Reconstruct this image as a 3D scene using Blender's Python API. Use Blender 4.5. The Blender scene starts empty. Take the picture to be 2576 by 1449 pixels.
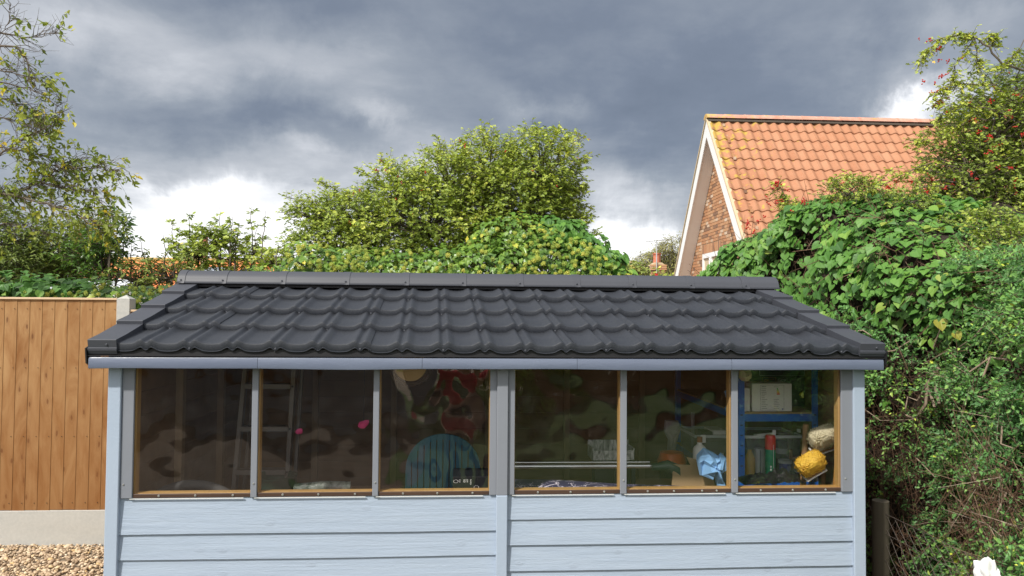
import bpy, bmesh, math, random
import numpy as np
from mathutils import Vector, Matrix, Euler
R = random.Random(7); G = np.random.default_rng(11)
C = bpy.context.scene.collection
sc = bpy.context.scene
PI = math.pi

# ------------------------------------------------------------------ camera
CAM = np.array([1.6512, -3.4813, 2.054]); YAW, PITCH, ROLL, F = .0673, .0306, .0078, 720.0
_f = np.array([math.sin(YAW)*math.cos(PITCH), math.cos(YAW)*math.cos(PITCH), math.sin(PITCH)])
_r = np.array([math.cos(YAW), -math.sin(YAW), 0.0]); _u = np.cross(_r, _f)
_r2 = math.cos(ROLL)*_r + math.sin(ROLL)*_u; _u2 = -math.sin(ROLL)*_r + math.cos(ROLL)*_u
cam_d = bpy.data.cameras.new('camera'); cam = bpy.data.objects.new('camera', cam_d); C.objects.link(cam)
m = Matrix.Identity(4)
for i in range(3):
    m[i][0] = _r2[i]; m[i][1] = _u2[i]; m[i][2] = -_f[i]; m[i][3] = CAM[i]
cam.matrix_world = m
cam_d.sensor_width = 36; cam_d.lens = F/1024*36; cam_d.clip_start = .02; cam_d.clip_end = 2000
sc.camera = cam
K = 2.5156
def ray(px, py):            # photograph position (2576 wide) -> viewing direction with forward part 1
    return _f + _r2*((px/K-512)/F) - _u2*((py/K-288)/F)
def W(px, py, D):           # point at forward distance D
    return CAM + ray(px, py)*D
def at(px, py, Y):          # point on the upright plane y = Y
    d = ray(px, py); return CAM + d*((Y-CAM[1])/d[1])
def atx(px, py, X):
    d = ray(px, py); return CAM + d*((X-CAM[0])/d[0])

# ------------------------------------------------------------------ light
SUN_EL, SUN_AZ = math.radians(46), math.radians(40)      # azimuth: how far left of straight behind the viewer
sun_dir = Vector((-math.sin(SUN_AZ)*math.cos(SUN_EL), -math.cos(SUN_AZ)*math.cos(SUN_EL), math.sin(SUN_EL)))
sd = bpy.data.lights.new('sun', 'SUN'); so = bpy.data.objects.new('sun', sd); C.objects.link(so)
so.rotation_euler = (-sun_dir).to_track_quat('-Z', 'Y').to_euler(); so.location = (-8, -8, 12)
sd.energy = 2.9; sd.angle = math.radians(2.5); sd.color = (1, .95, .86)
sc.view_settings.view_transform = 'Standard'; sc.view_settings.look = 'None'
sc.view_settings.exposure = .68; sc.view_settings.gamma = 1; sc.view_settings.use_curve_mapping = False
sc.render.engine = 'CYCLES'
sc.cycles.max_bounces = 8; sc.cycles.transparent_max_bounces = 12; sc.cycles.use_denoising = True

world = bpy.data.worlds.new('World'); sc.world = world; world.use_nodes = True
def build_sky():
    nt = world.node_tree; n = nt.nodes; L = nt.links; n.clear()
    def nd(t, **k):
        x = n.new(t)
        for a, b in k.items(): setattr(x, a, b)
        return x
    def mth(op, a, b=None, c=None, clamp=False):
        x = nd('ShaderNodeMath', operation=op); x.use_clamp = clamp
        for i, v in enumerate((a, b, c)):
            if v is None: continue
            if isinstance(v, (int, float)): x.inputs[i].default_value = v
            else: L.new(v, x.inputs[i])
        return x.outputs[0]
    tc = nd('ShaderNodeTexCoord'); sep = nd('ShaderNodeSeparateXYZ'); L.new(tc.outputs['Generated'], sep.inputs[0])
    z = mth('MAXIMUM', sep.outputs[2], 0.0)
    den = mth('ADD', z, 0.16)
    comb = nd('ShaderNodeCombineXYZ')
    L.new(mth('DIVIDE', sep.outputs[0], den), comb.inputs[0]); L.new(mth('DIVIDE', sep.outputs[1], den), comb.inputs[1])
    def noise(scale, detail, rough, vec, dist=0, off=0):
        mp = nd('ShaderNodeMapping'); mp.inputs['Location'].default_value = (off, off*.7, off*.3); L.new(vec, mp.inputs[0])
        x = nd('ShaderNodeTexNoise'); x.inputs['Scale'].default_value = scale; x.inputs['Detail'].default_value = detail
        x.inputs['Roughness'].default_value = rough; x.inputs['Distortion'].default_value = dist
        L.new(mp.outputs[0], x.inputs['Vector']); return x
    big = noise(.55, 3, .45, comb.outputs[0], 0, 3.3).outputs[0]
    mid = noise(1.3, 6, .55, comb.outputs[0], .15, 8.1).outputs[0]
    fine = noise(3.2, 8, .6, comb.outputs[0], .2, 1.7).outputs[0]
    # ragged direction for the breaks in the cloud
    wn = noise(6.5, 7, .62, tc.outputs['Generated'], .3, 2.2)
    vs = nd('ShaderNodeVectorMath', operation='MULTIPLY_ADD'); L.new(wn.outputs['Color'], vs.inputs[0])
    vs.inputs[1].default_value = (.24, .24, .16); vs.inputs[2].default_value = (-.12, -.12, -.08)
    va = nd('ShaderNodeVectorMath', operation='ADD'); L.new(tc.outputs['Generated'], va.inputs[0]); L.new(vs.outputs[0], va.inputs[1])
    s2 = nd('ShaderNodeSeparateXYZ'); L.new(va.outputs[0], s2.inputs[0])
    az = mth('ARCTAN2', s2.outputs[0], s2.outputs[1]); el = mth('ARCSINE', s2.outputs[2])
    t = mth('ADD', mth('ADD', mth('MULTIPLY', big, .80), mth('MULTIPLY', mid, .62)), mth('MULTIPLY', fine, .26))
    t = mth('ADD', t, -.52)
    # lower sky opens towards the horizon
    hz = mth('MULTIPLY', mth('POWER', 2.718, mth('MULTIPLY', mth('POWER', mth('DIVIDE', mth('MAXIMUM', el, 0), .105), 2.0), -1.0)), .40)
    t = mth('ADD', t, hz)
    def blob(px, py, sx, sy, amp):
        nonlocal t
        d = ray(px, py); d = d/np.linalg.norm(d)
        a0 = math.atan2(d[0], d[1]); e0 = math.asin(d[2])
        da = mth('DIVIDE', mth('SUBTRACT', az, a0), sx/1811); de = mth('DIVIDE', mth('SUBTRACT', el, e0), sy/1811)
        g = mth('MULTIPLY', mth('POWER', 2.718, mth('MULTIPLY', mth('ADD', mth('MULTIPLY', da, da), mth('MULTIPLY', de, de)), -1.0)), amp)
        t = mth('ADD', t, g)
    for b in BLOBS: blob(*b)
    # the cloud thins out gradually towards the side where the sun stands
    dt = nd('ShaderNodeVectorMath', operation='DOT_PRODUCT'); L.new(tc.outputs['Generated'], dt.inputs[0]); dt.inputs[1].default_value = tuple(sun_dir)
    sg = nd('ShaderNodeMapRange', interpolation_type='SMOOTHSTEP'); sg.inputs[1].default_value = -.15; sg.inputs[2].default_value = 1.0; sg.inputs[3].default_value = 0; sg.inputs[4].default_value = .78
    L.new(dt.outputs['Value'], sg.inputs[0]); t = mth('ADD', t, sg.outputs[0])
    ramp = nd('ShaderNodeValToRGB'); L.new(t, ramp.inputs[0]); cr = ramp.color_ramp
    stops = [(.0, (.135, .165, .22)), (.20, (.19, .225, .29)), (.38, (.31, .345, .40)), (.53, (.48, .505, .55)), (.68, (.72, .74, .78)), (.90, (1.15, 1.15, 1.16))]
    while len(cr.elements) < len(stops): cr.elements.new(.5)
    for e, (p, c) in zip(cr.elements, stops): e.position = p; e.color = (*c, 1)
    sky = nd('ShaderNodeTexSky'); sky.sky_type = 'NISHITA'; sky.sun_disc = False
    sky.sun_elevation = SUN_EL; sky.sun_rotation = math.atan2(sun_dir.x, sun_dir.y)
    sc10 = nd('ShaderNodeVectorMath', operation='SCALE'); L.new(ramp.outputs[0], sc10.inputs[0]); sc10.inputs['Scale'].default_value = SKY_GAIN
    mix = nd('ShaderNodeMix', data_type='RGBA'); mix.inputs['Factor'].default_value = .94
    L.new(sky.outputs[0], mix.inputs['A']); L.new(sc10.outputs[0], mix.inputs['B'])
    bg = nd('ShaderNodeBackground'); bg.inputs['Strength'].default_value = .1; L.new(mix.outputs['Result'], bg.inputs[0])
    out = nd('ShaderNodeOutputWorld'); L.new(bg.outputs[0], out.inputs[0])
SKY_GAIN = 6.9
BLOBS = [(520, 560, 260, 75, .30), (560, 640, 420, 70, .22), (1610, 640, 190, 75, .62), (2400, 265, 90, 40, .15), (480, 470, 110, 30, .18), (60, 600, 160, 60, -.12), (790, 350, 90, 35, .20), (950, 240, 110, 35, .20),
         (1340, 270, 90, 40, .2), (1100, 340, 160, 60, .10), (2370, 260, 110, 45, .55), (1650, 330, 200, 60, -.02), (1650, 440, 190, 40, -.14),
         (700, 480, 240, 30, .12), (2350, 120, 140, 90, .08), (750, 110, 420, 80, .16), (450, 270, 260, 60, -.12), (900, 330, 260, 50, -.12), (1750, 220, 300, 110, -.16), (500, 400, 300, 50, .05), (1150, 420, 300, 60, .14),
         (1300, 80, 350, 60, -.04), (2500, 70, 180, 80, .16), (200, 60, 200, 70, .10), (1250, 470, 190, 60, -.03), (1560, 480, 120, 60, .08)]
build_sky()

# ------------------------------------------------------------------ helpers
def mat(name, col, rough=.6, metal=0.0, spec=.5, var=None, bump=None, tone=None, transl=0.0, coord='Object', extra=None):
    """var=(scale,(sx,sy,sz),amount,colour2)  bump=(scale,(sx,sy,sz),strength,distance)  tone=('attr'|'obj', [(pos,colour)...])"""
    mt = bpy.data.materials.new(name); mt.use_nodes = True
    nt = mt.node_tree; n, L = nt.nodes, nt.links
    p = n['Principled BSDF']; p.inputs['Roughness'].default_value = rough; p.inputs['Metallic'].default_value = metal
    p.inputs['Specular IOR Level'].default_value = spec
    tc = n.new('ShaderNodeTexCoord')
    cs = None
    if tone:
        rp = n.new('ShaderNodeValToRGB')
        if tone[0] == 'attr':
            a = n.new('ShaderNodeAttribute'); a.attribute_name = 'tone'; L.new(a.outputs['Fac'], rp.inputs[0])
        else:
            a = n.new('ShaderNodeObjectInfo'); L.new(a.outputs['Random'], rp.inputs[0])
        cr = rp.color_ramp
        while len(cr.elements) < len(tone[1]): cr.elements.new(.5)
        for e, (q, c) in zip(cr.elements, tone[1]): e.position = q; e.color = (*c, 1)
        cs = rp.outputs[0]
    else:
        rg = n.new('ShaderNodeRGB'); rg.outputs[0].default_value = (*col, 1); cs = rg.outputs[0]
    def tex(scale, st, detail=6, rgh=.6, dist=0.0, rnd=True):
        mp = n.new('ShaderNodeMapping'); mp.inputs['Scale'].default_value = st; L.new(tc.outputs[coord], mp.inputs[0])
        if rnd:
            oi = n.new('ShaderNodeObjectInfo'); vm = n.new('ShaderNodeVectorMath'); vm.operation = 'SCALE'; vm.inputs[0].default_value = (37, 19, 53)
            L.new(oi.outputs['Random'], vm.inputs['Scale']); L.new(vm.outputs[0], mp.inputs['Location'])
        t = n.new('ShaderNodeTexNoise'); t.inputs['Scale'].default_value = scale; t.inputs['Detail'].default_value = detail
        t.inputs['Roughness'].default_value = rgh; t.inputs['Distortion'].default_value = dist; L.new(mp.outputs[0], t.inputs[0]); return t.outputs[0]
    if var:
        for v in (var if isinstance(var, list) else [var]):
            scale, st, amt, c2 = v[:4]
            t = tex(scale, st, dist=(v[4] if len(v) > 4 else 0))
            mr = n.new('ShaderNodeMapRange'); mr.inputs[1].default_value = .35; mr.inputs[2].default_value = .65; mr.inputs[3].default_value = 0; mr.inputs[4].default_value = amt
            L.new(t, mr.inputs[0])
            mx = n.new('ShaderNodeMix'); mx.data_type = 'RGBA'; L.new(mr.outputs[0], mx.inputs['Factor']); L.new(cs, mx.inputs['A']); mx.inputs['B'].default_value = (*c2, 1)
            cs = mx.outputs['Result']
    nrm = None
    if bump:
        for b in (bump if isinstance(bump, list) else [bump]):
            t = tex(b[0], b[1], detail=7, dist=(b[4] if len(b) > 4 else 0))
            bp = n.new('ShaderNodeBump'); bp.inputs['Strength'].default_value = b[2]; bp.inputs['Distance'].default_value = b[3]; L.new(t, bp.inputs['Height'])
            if nrm: L.new(nrm, bp.inputs['Normal'])
            nrm = bp.outputs[0]
        L.new(nrm, p.inputs['Normal'])
    if extra: cs = extra(n, L, tc, cs, tex) or cs
    L.new(cs, p.inputs['Base Color'])
    if transl:
        tr = n.new('ShaderNodeBsdfTranslucent'); hs = n.new('ShaderNodeHueSaturation'); hs.inputs['Value'].default_value = 1.7; hs.inputs['Saturation'].default_value = 1.1
        L.new(cs, hs.inputs['Color']); L.new(hs.outputs[0], tr.inputs[0])
        ms = n.new('ShaderNodeMixShader'); ms.inputs[0].default_value = transl
        o = n['Material Output']; L.new(p.outputs[0], ms.inputs[1]); L.new(tr.outputs[0], ms.inputs[2]); L.new(ms.outputs[0], o.inputs[0])
    return mt

def tagit(o, label=None, cat=None, group=None, kind=None):
    if label: o['label'] = label
    if cat: o['category'] = cat
    if group: o['group'] = group
    if kind: o['kind'] = kind
    return o
def thing(name, label, cat, loc=(0, 0, 0), group=None, rot=None):
    o = bpy.data.objects.new(name, None); C.objects.link(o); o.location = loc; o.empty_display_size = .1
    if rot: o.rotation_euler = rot
    return tagit(o, label, cat, group)
def link(name, me, parent=None, kind=None):
    o = bpy.data.objects.new(name, me); C.objects.link(o)
    if parent is not None: o.parent = parent
    if kind: o['kind'] = kind
    return o
def npmesh(name, V, faces, mt, smooth=False, tone=None):
    """faces: list of (count, indices array flat) with equal-size faces"""
    me = bpy.data.meshes.new(name); V = np.asarray(V, np.float32).reshape(-1, 3)
    me.vertices.add(len(V)); me.vertices.foreach_set('co', V.ravel())
    k = faces.shape[1]; nf = len(faces)
    me.loops.add(nf*k); me.loops.foreach_set('vertex_index', faces.ravel().astype(np.int32))
    me.polygons.add(nf); me.polygons.foreach_set('loop_start', (np.arange(nf)*k).astype(np.int32))
    try: me.polygons.foreach_set('loop_total', np.full(nf, k, np.int32))
    except Exception: pass
    me.polygons.foreach_set('use_smooth', np.full(nf, smooth))
    if tone is not None:
        a = me.attributes.new('tone', 'FLOAT', 'FACE'); a.data.foreach_set('value', np.asarray(tone, np.float32))
    me.update(calc_edges=True); me.materials.append(mt); return me
class MB:
    """collects shapes into one mesh"""
    def __init__(s): s.bm = bmesh.new()
    def box(s, x0, x1, y0, y1, z0, z1, rot=None, at=None):
        r = bmesh.ops.create_cube(s.bm, size=1)
        M = Matrix.Translation(((x0+x1)/2, (y0+y1)/2, (z0+z1)/2)) @ Matrix.Diagonal((abs(x1-x0), abs(y1-y0), abs(z1-z0), 1))
        if rot is not None: M = Matrix.Translation(at or (0, 0, 0)) @ rot.to_4x4() @ M
        bmesh.ops.transform(s.bm, matrix=M, verts=r['verts']); return s
    def poly(s, pts, faces):
        v = [s.bm.verts.new(tuple(map(float, p))) for p in pts]
        for f in faces:
            try: s.bm.faces.new([v[i] for i in f])
            except ValueError: pass
        return s
    def tube(s, pts, rad, n=8, cap=True):
        pts = [Vector(tuple(map(float, p))) for p in pts]; rings = []
        rad = rad if isinstance(rad, (list, tuple)) else [rad]*len(pts)
        up = Vector((0, 0, 1)); prev = None
        for i, p in enumerate(pts):
            d = (pts[min(i+1, len(pts)-1)]-pts[max(i-1, 0)]).normalized()
            if prev is None:
                a = d.cross(up)
                if a.length < .1: a = d.cross(Vector((1, 0, 0)))
            else: a = prev - d*prev.dot(d)
            a.normalize(); prev = a; b = d.cross(a)
            rings.append([s.bm.verts.new(p+(a*math.cos(2*PI*k/n)+b*math.sin(2*PI*k/n))*rad[i]) for k in range(n)])
        for r0, r1 in zip(rings, rings[1:]):
            for k in range(n): s.bm.faces.new((r0[k], r0[(k+1) % n], r1[(k+1) % n], r1[k]))
        if cap: s.bm.faces.new(rings[0][::-1]); s.bm.faces.new(rings[-1])
        return s
    def lathe(s, prof, n=20, M=None):
        rings = []; M = M or Matrix.Identity(4)
        for r, z in prof:
            if r < 1e-5: rings.append([s.bm.verts.new(M @ Vector((0, 0, z)))])
            else: rings.append([s.bm.verts.new(M @ Vector((r*math.cos(2*PI*k/n), r*math.sin(2*PI*k/n), z))) for k in range(n)])
        for a, b in zip(rings, rings[1:]):
            for k in range(n):
                f = [a[k % len(a)], a[(k+1) % len(a)], b[(k+1) % len(b)], b[k % len(b)]]
                f2 = []
                for v in f:
                    if v not in f2: f2.append(v)
                if len(f2) > 2:
                    try: s.bm.faces.new(f2)
                    except ValueError: pass
        return s
    def prism(s, pts2, y0, y1, axis='y'):
        n = len(pts2)
        def P(p, t): return {'y': (p[0], t, p[1]), 'x': (t, p[0], p[1]), 'z': (p[0], p[1], t)}[axis]
        a = [s.bm.verts.new(P(p, y0)) for p in pts2]; b = [s.bm.verts.new(P(p, y1)) for p in pts2]
        s.bm.faces.new(a); s.bm.faces.new(b[::-1])
        for i in range(n): s.bm.faces.new((a[i], b[i], b[(i+1) % n], a[(i+1) % n]))
        return s
    def mesh(s, name, mt, smooth=False, bevel=0, seg=1):
        if bevel: bmesh.ops.bevel(s.bm, geom=[e for e in s.bm.edges if len(e.link_faces) == 2 and e.calc_face_angle(0) > .5], offset=bevel, segments=seg, affect='EDGES', profile=.5, clamp_overlap=True)
        bmesh.ops.recalc_face_normals(s.bm, faces=s.bm.faces[:])
        me = bpy.data.meshes.new(name); s.bm.to_mesh(me); s.bm.free(); me.materials.append(mt)
        if smooth:
            for p in me.polygons: p.use_smooth = True
            try: me.set_sharp_from_angle(angle=math.radians(40))
            except Exception: pass
        return me
    def build(s, name, mt, parent=None, smooth=False, bevel=0, kind=None, seg=1):
        return link(name, s.mesh(name, mt, smooth, bevel, seg), parent, kind)
def text(name, body, size, loc, mt, parent=None, rot=(PI/2, 0, 0), extrude=.0004, align='LEFT', xs=1.0):
    c = bpy.data.curves.new(name, 'FONT'); c.body = body; c.size = size; c.extrude = extrude; c.align_x = align
    t = bpy.data.objects.new('t', c); C.objects.link(t); bpy.context.view_layer.update()
    me = bpy.data.meshes.new_from_object(t.evaluated_get(bpy.context.evaluated_depsgraph_get())); bpy.data.objects.remove(t)
    me.materials.clear(); me.materials.append(mt); o = link(name, me, parent); o.location = loc; o.rotation_euler = rot; o.scale = (xs, 1, 1); return o
# leaf shapes: right half outline (x, y, z); mirrored for the left
TM = {
 'heart': [(0, .12, 0), (.18, -.04, .02), (.40, .02, .05), (.52, .26, .08), (.46, .50, .06), (.26, .76, .0), (0, 1, -.10)],
 'ivy': [(0, 0, 0), (.20, -.10, .02), (.46, .12, .05), (.30, .32, .04), (.42, .56, .05), (.16, .66, .0), (0, 1, -.08)],
 'oval': [(0, 0, 0), (.24, .30, .06), (.22, .68, .05), (0, 1, -.05)],
 'lance': [(0, 0, 0), (.17, .28, .05), (.15, .62, .03), (0, 1, -.12)],
 'lobed': [(0, 0, 0), (.14, .28, .03), (.38, .42, .06), (.24, .58, .03), (.28, .84, .03), (0, 1, -.04)],
 'round': [(0, 0, 0), (.34, .22, .05), (.38, .64, .05), (0, .96, 0)],
 'willow': [(0, 0, 0), (.08, .4, .02), (0, 1, 0)],
}
def unit(v): return v/np.maximum(np.linalg.norm(v, axis=-1, keepdims=True), 1e-9)
def leaf_geo(kind, P, N, U, S, curl=None):
    t = np.array(TM[kind]); k = len(t)
    N = unit(N); U = unit(U - N*np.sum(U*N, 1, keepdims=True)); X = np.cross(N, U)
    L_ = t[1:-1].copy(); L_[:, 0] *= -1
    T = np.vstack([t, L_])                       # k + (k-2)
    n = len(P)
    wid = G.uniform(.85, 1.15, (n, 1, 1)); cz = (G.uniform(.3, 2.2, (n, 1, 1)) if curl is None else curl)
    V = P[:, None] + S[:, None, None]*(X[:, None]*T[None, :, :1]*wid + U[:, None]*T[None, :, 1:2] + N[:, None]*T[None, :, 2:]*cz)
    f1 = list(range(k)); f2 = [0] + list(range(2*k-3, k-1, -1)) + [k-1]; f2 = f2[::-1]
    f2 = [k-1] + list(range(k, 2*k-2))[::-1] + [0] if False else f2
    nv = 2*k-2
    base = (np.arange(n)*nv)[:, None]
    Fc = np.concatenate([base+np.array(f1)[None], base+np.array(f2)[None]], 1).reshape(-1, k)
    return V.reshape(-1, 3), Fc
def leaves(name, kind, P, N, U, S, tone, mt, parent, part='foliage'):
    V, Fc = leaf_geo(kind, P, N, U, S)
    me = npmesh(name, V, Fc, mt, tone=np.repeat(np.clip(tone, 0, 1), 2))
    return link(part, me, parent, 'stuff')
def leaf_mesh1(kind, mt, seed):
    g = np.random.default_rng(seed)
    t = np.array([[0., 0, 0]])
    V, Fc = leaf_geo(kind, t, np.array([[0., 0, 1]]), np.array([[0., 1, 0]]), np.array([1.]), curl=g.uniform(.5, 2))
    return npmesh('leaf', V, Fc, mt)
def place_leaf(me, p, nrm, up, s, parent, name='leaf'):
    n_ = Vector(nrm).normalized(); u_ = Vector(up); u_ = (u_-n_*u_.dot(n_)).normalized(); x_ = u_.cross(n_)
    o = bpy.data.objects.new(name, me); C.objects.link(o); o.parent = parent
    M = Matrix((x_, u_, n_)).transposed().to_4x4(); M.translation = Vector(p)
    o.matrix_local = M @ Matrix.Diagonal((s, s, s, 1)); return o
def tubes_geo(A, B, ra, rb, n=3):
    A = np.asarray(A, float); B = np.asarray(B, float); ra = np.asarray(ra, float); rb = np.asarray(rb, float)
    d = unit(B-A); h = np.where(np.abs(d[:, 2:3]) > .9, np.array([[1., 0, 0]]), np.array([[0., 0, 1]])); a = unit(np.cross(d, h)); b = np.cross(d, a)
    th = 2*PI*np.arange(n)/n
    ring = a[:, None]*np.cos(th)[None, :, None]+b[:, None]*np.sin(th)[None, :, None]
    V = np.concatenate([A[:, None]+ring*ra[:, None, None], B[:, None]+ring*rb[:, None, None]], 1)
    base = (np.arange(len(A))*2*n)[:, None, None]
    q = np.array([[k, (k+1) % n, n+(k+1) % n, n+k] for k in range(n)])[None]
    return V.reshape(-1, 3), (base+q).reshape(-1, 4)
def tubes(part, A, B, ra, rb, mt, parent, n=3, kind='stuff', tone=None):
    V, Fc = tubes_geo(A, B, ra, rb, n)
    t = None if tone is None else np.repeat(tone, n)
    return link(part, npmesh(part, V, Fc, mt, smooth=True, tone=t), parent, kind)
def rnd_dirs(n): return unit(G.normal(size=(n, 3)))

# ------------------------------------------------------------------ materials
def weather(n, L, tc, cs, tex):
    return None
def knots(n, L, tc, cs, tex):
    # paint a shade off round the knots and along the raised grain
    mp = n.new('ShaderNodeMapping'); mp.inputs['Scale'].default_value = (3.2, 1, 6); L.new(tc.outputs['Object'], mp.inputs[0])
    oi = n.new('ShaderNodeObjectInfo'); vm = n.new('ShaderNodeVectorMath'); vm.operation = 'SCALE'; vm.inputs[0].default_value = (13, 7, 29)
    L.new(oi.outputs['Random'], vm.inputs['Scale']); L.new(vm.outputs[0], mp.inputs['Location'])
    sx_ = n.new('ShaderNodeSeparateXYZ'); cx_ = n.new('ShaderNodeCombineXYZ'); L.new(mp.outputs[0], sx_.inputs[0]); L.new(sx_.outputs[0], cx_.inputs[0]); L.new(sx_.outputs[2], cx_.inputs[1])
    v = n.new('ShaderNodeTexVoronoi'); v.voronoi_dimensions = '2D'; v.inputs['Scale'].default_value = 1.1; L.new(cx_.outputs[0], v.inputs['Vector'])
    mr = n.new('ShaderNodeMapRange'); mr.inputs[1].default_value = .0; mr.inputs[2].default_value = .13; mr.inputs[3].default_value = .22; mr.inputs[4].default_value = 0
    L.new(v.outputs['Distance'], mr.inputs[0])
    mx = n.new('ShaderNodeMix'); mx.data_type = 'RGBA'; L.new(mr.outputs[0], mx.inputs['Factor']); L.new(cs, mx.inputs['A']); mx.inputs['B'].default_value = (.22, .25, .31, 1)
    w = n.new('ShaderNodeMath'); w.operation = 'MULTIPLY'; w.inputs[1].default_value = 40; L.new(v.outputs['Distance'], w.inputs[0])
    sn = n.new('ShaderNodeMath'); sn.operation = 'SINE'; L.new(w.outputs[0], sn.inputs[0])
    ml = n.new('ShaderNodeMath'); ml.operation = 'MULTIPLY'; L.new(sn.outputs[0], ml.inputs[0]); L.new(mr.outputs[0], ml.inputs[1])
    bp = n.new('ShaderNodeBump'); bp.inputs['Strength'].default_value = .8; bp.inputs['Distance'].default_value = .004; L.new(ml.outputs[0], bp.inputs['Height'])
    p = n['Principled BSDF']
    if p.inputs['Normal'].links: L.new(p.inputs['Normal'].links[0].from_socket, bp.inputs['Normal'])
    L.new(bp.outputs[0], p.inputs['Normal'])
    return mx.outputs['Result']
BLUE = (.36, .43, .535)
m_board = mat('blue_painted_board', BLUE, .55, spec=.3, var=[(3, (1, 1, 6), .35, (.385, .455, .55)), (90, (.05, 1, 1), .25, (.24, .305, .41)), (.9, (1, 1, 2), .3, (.285, .345, .43))],
              bump=[(60, (.035, 1, 1), .8, .003), (200, (.16, 1, 1), .8, .0016), (5, (1, 1, 3), .2, .012)], extra=knots)
m_corner = mat('blue_painted_sawn_post', BLUE, .55, spec=.3, var=[(4, (1, 1, 2), .3, (.385, .46, .565)), (1.2, (1, 1, 1), .3, (.28, .345, .44))],
               bump=[(55, (.75, 1, 2.2), .35, .003, 1.2), (200, (1, 1, .2), .4, .001)])
m_strip = mat('grey_blue_trim', (.20, .215, .25), .5, spec=.4, var=(2.5, (1, 1, 1), .35, (.24, .258, .295)), bump=(120, (1, 1, .25), .12, .001))
m_fascia = mat('slate_blue_fascia', (.125, .15, .215), .33, spec=.5, var=[(2, (.5, 1, 3), .5, (.095, .115, .175)), (1.4, (1, 1, 1), .4, (.17, .20, .27))], bump=[(1.6, (1, 1, 3), .3, .02), (50, (.3, 1, 1), .15, .001), (25, (1, 1, 1), .12, .002)])
m_tile = mat('black_roof_sheet', (.0175, .021, .030), .60, spec=.35, var=[(2.2, (1, 1, 1), .5, (.024, .028, .038)), (45, (1, 1, 1), .25, (.032, .036, .045)), (7, (1, 1, 1), .12, (.07, .074, .082)), (130, (1, 1, 1), .10, (.14, .145, .15))], bump=[(350, (1, 1, 1), .18, .0006), (6, (1, 1, 1), .12, .006)])
m_cap = mat('anthracite_ridge_cap', (.050, .054, .067), .52, spec=.45, var=(3, (1, 1, 1), .4, (.062, .066, .08)), bump=[(300, (1, 1, 1), .15, .0006), (5, (1, 1, 1), .1, .006)])
m_black = mat('black_eaves_filler', (.012, .012, .014), .6)
m_pine = mat('yellow_pine_frame', (.50, .30, .10), .5, var=[(30, (1, 1, .06), .7, (.36, .19, .055)), (3, (1, 1, 1), .4, (.58, .38, .16))], bump=(60, (1, 1, .08), .2, .001))
m_bead = mat('dark_brown_bead', (.060, .034, .024), .4, var=(6, (.4, 1, 1), .4, (.09, .05, .035)))
m_white_s = mat('white_sealant', (.62, .63, .62), .5)
m_screw = mat('zinc_screw', (.62, .62, .60), .3, metal=.8, bump=(90, (1, 1, 1), .2, .001))
m_inwall = mat('inside_shiplap', (.27, .165, .088), .75, var=[(14, (.08, 1, 1), .6, (.17, .095, .048)), (2, (1, 1, 1), .4, (.35, .23, .13))], bump=(40, (.05, 1, 1), .3, .002))
m_stud = mat('inside_stud', (.40, .28, .16), .7, var=(20, (1, 1, .1), .6, (.28, .18, .10)))
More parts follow.
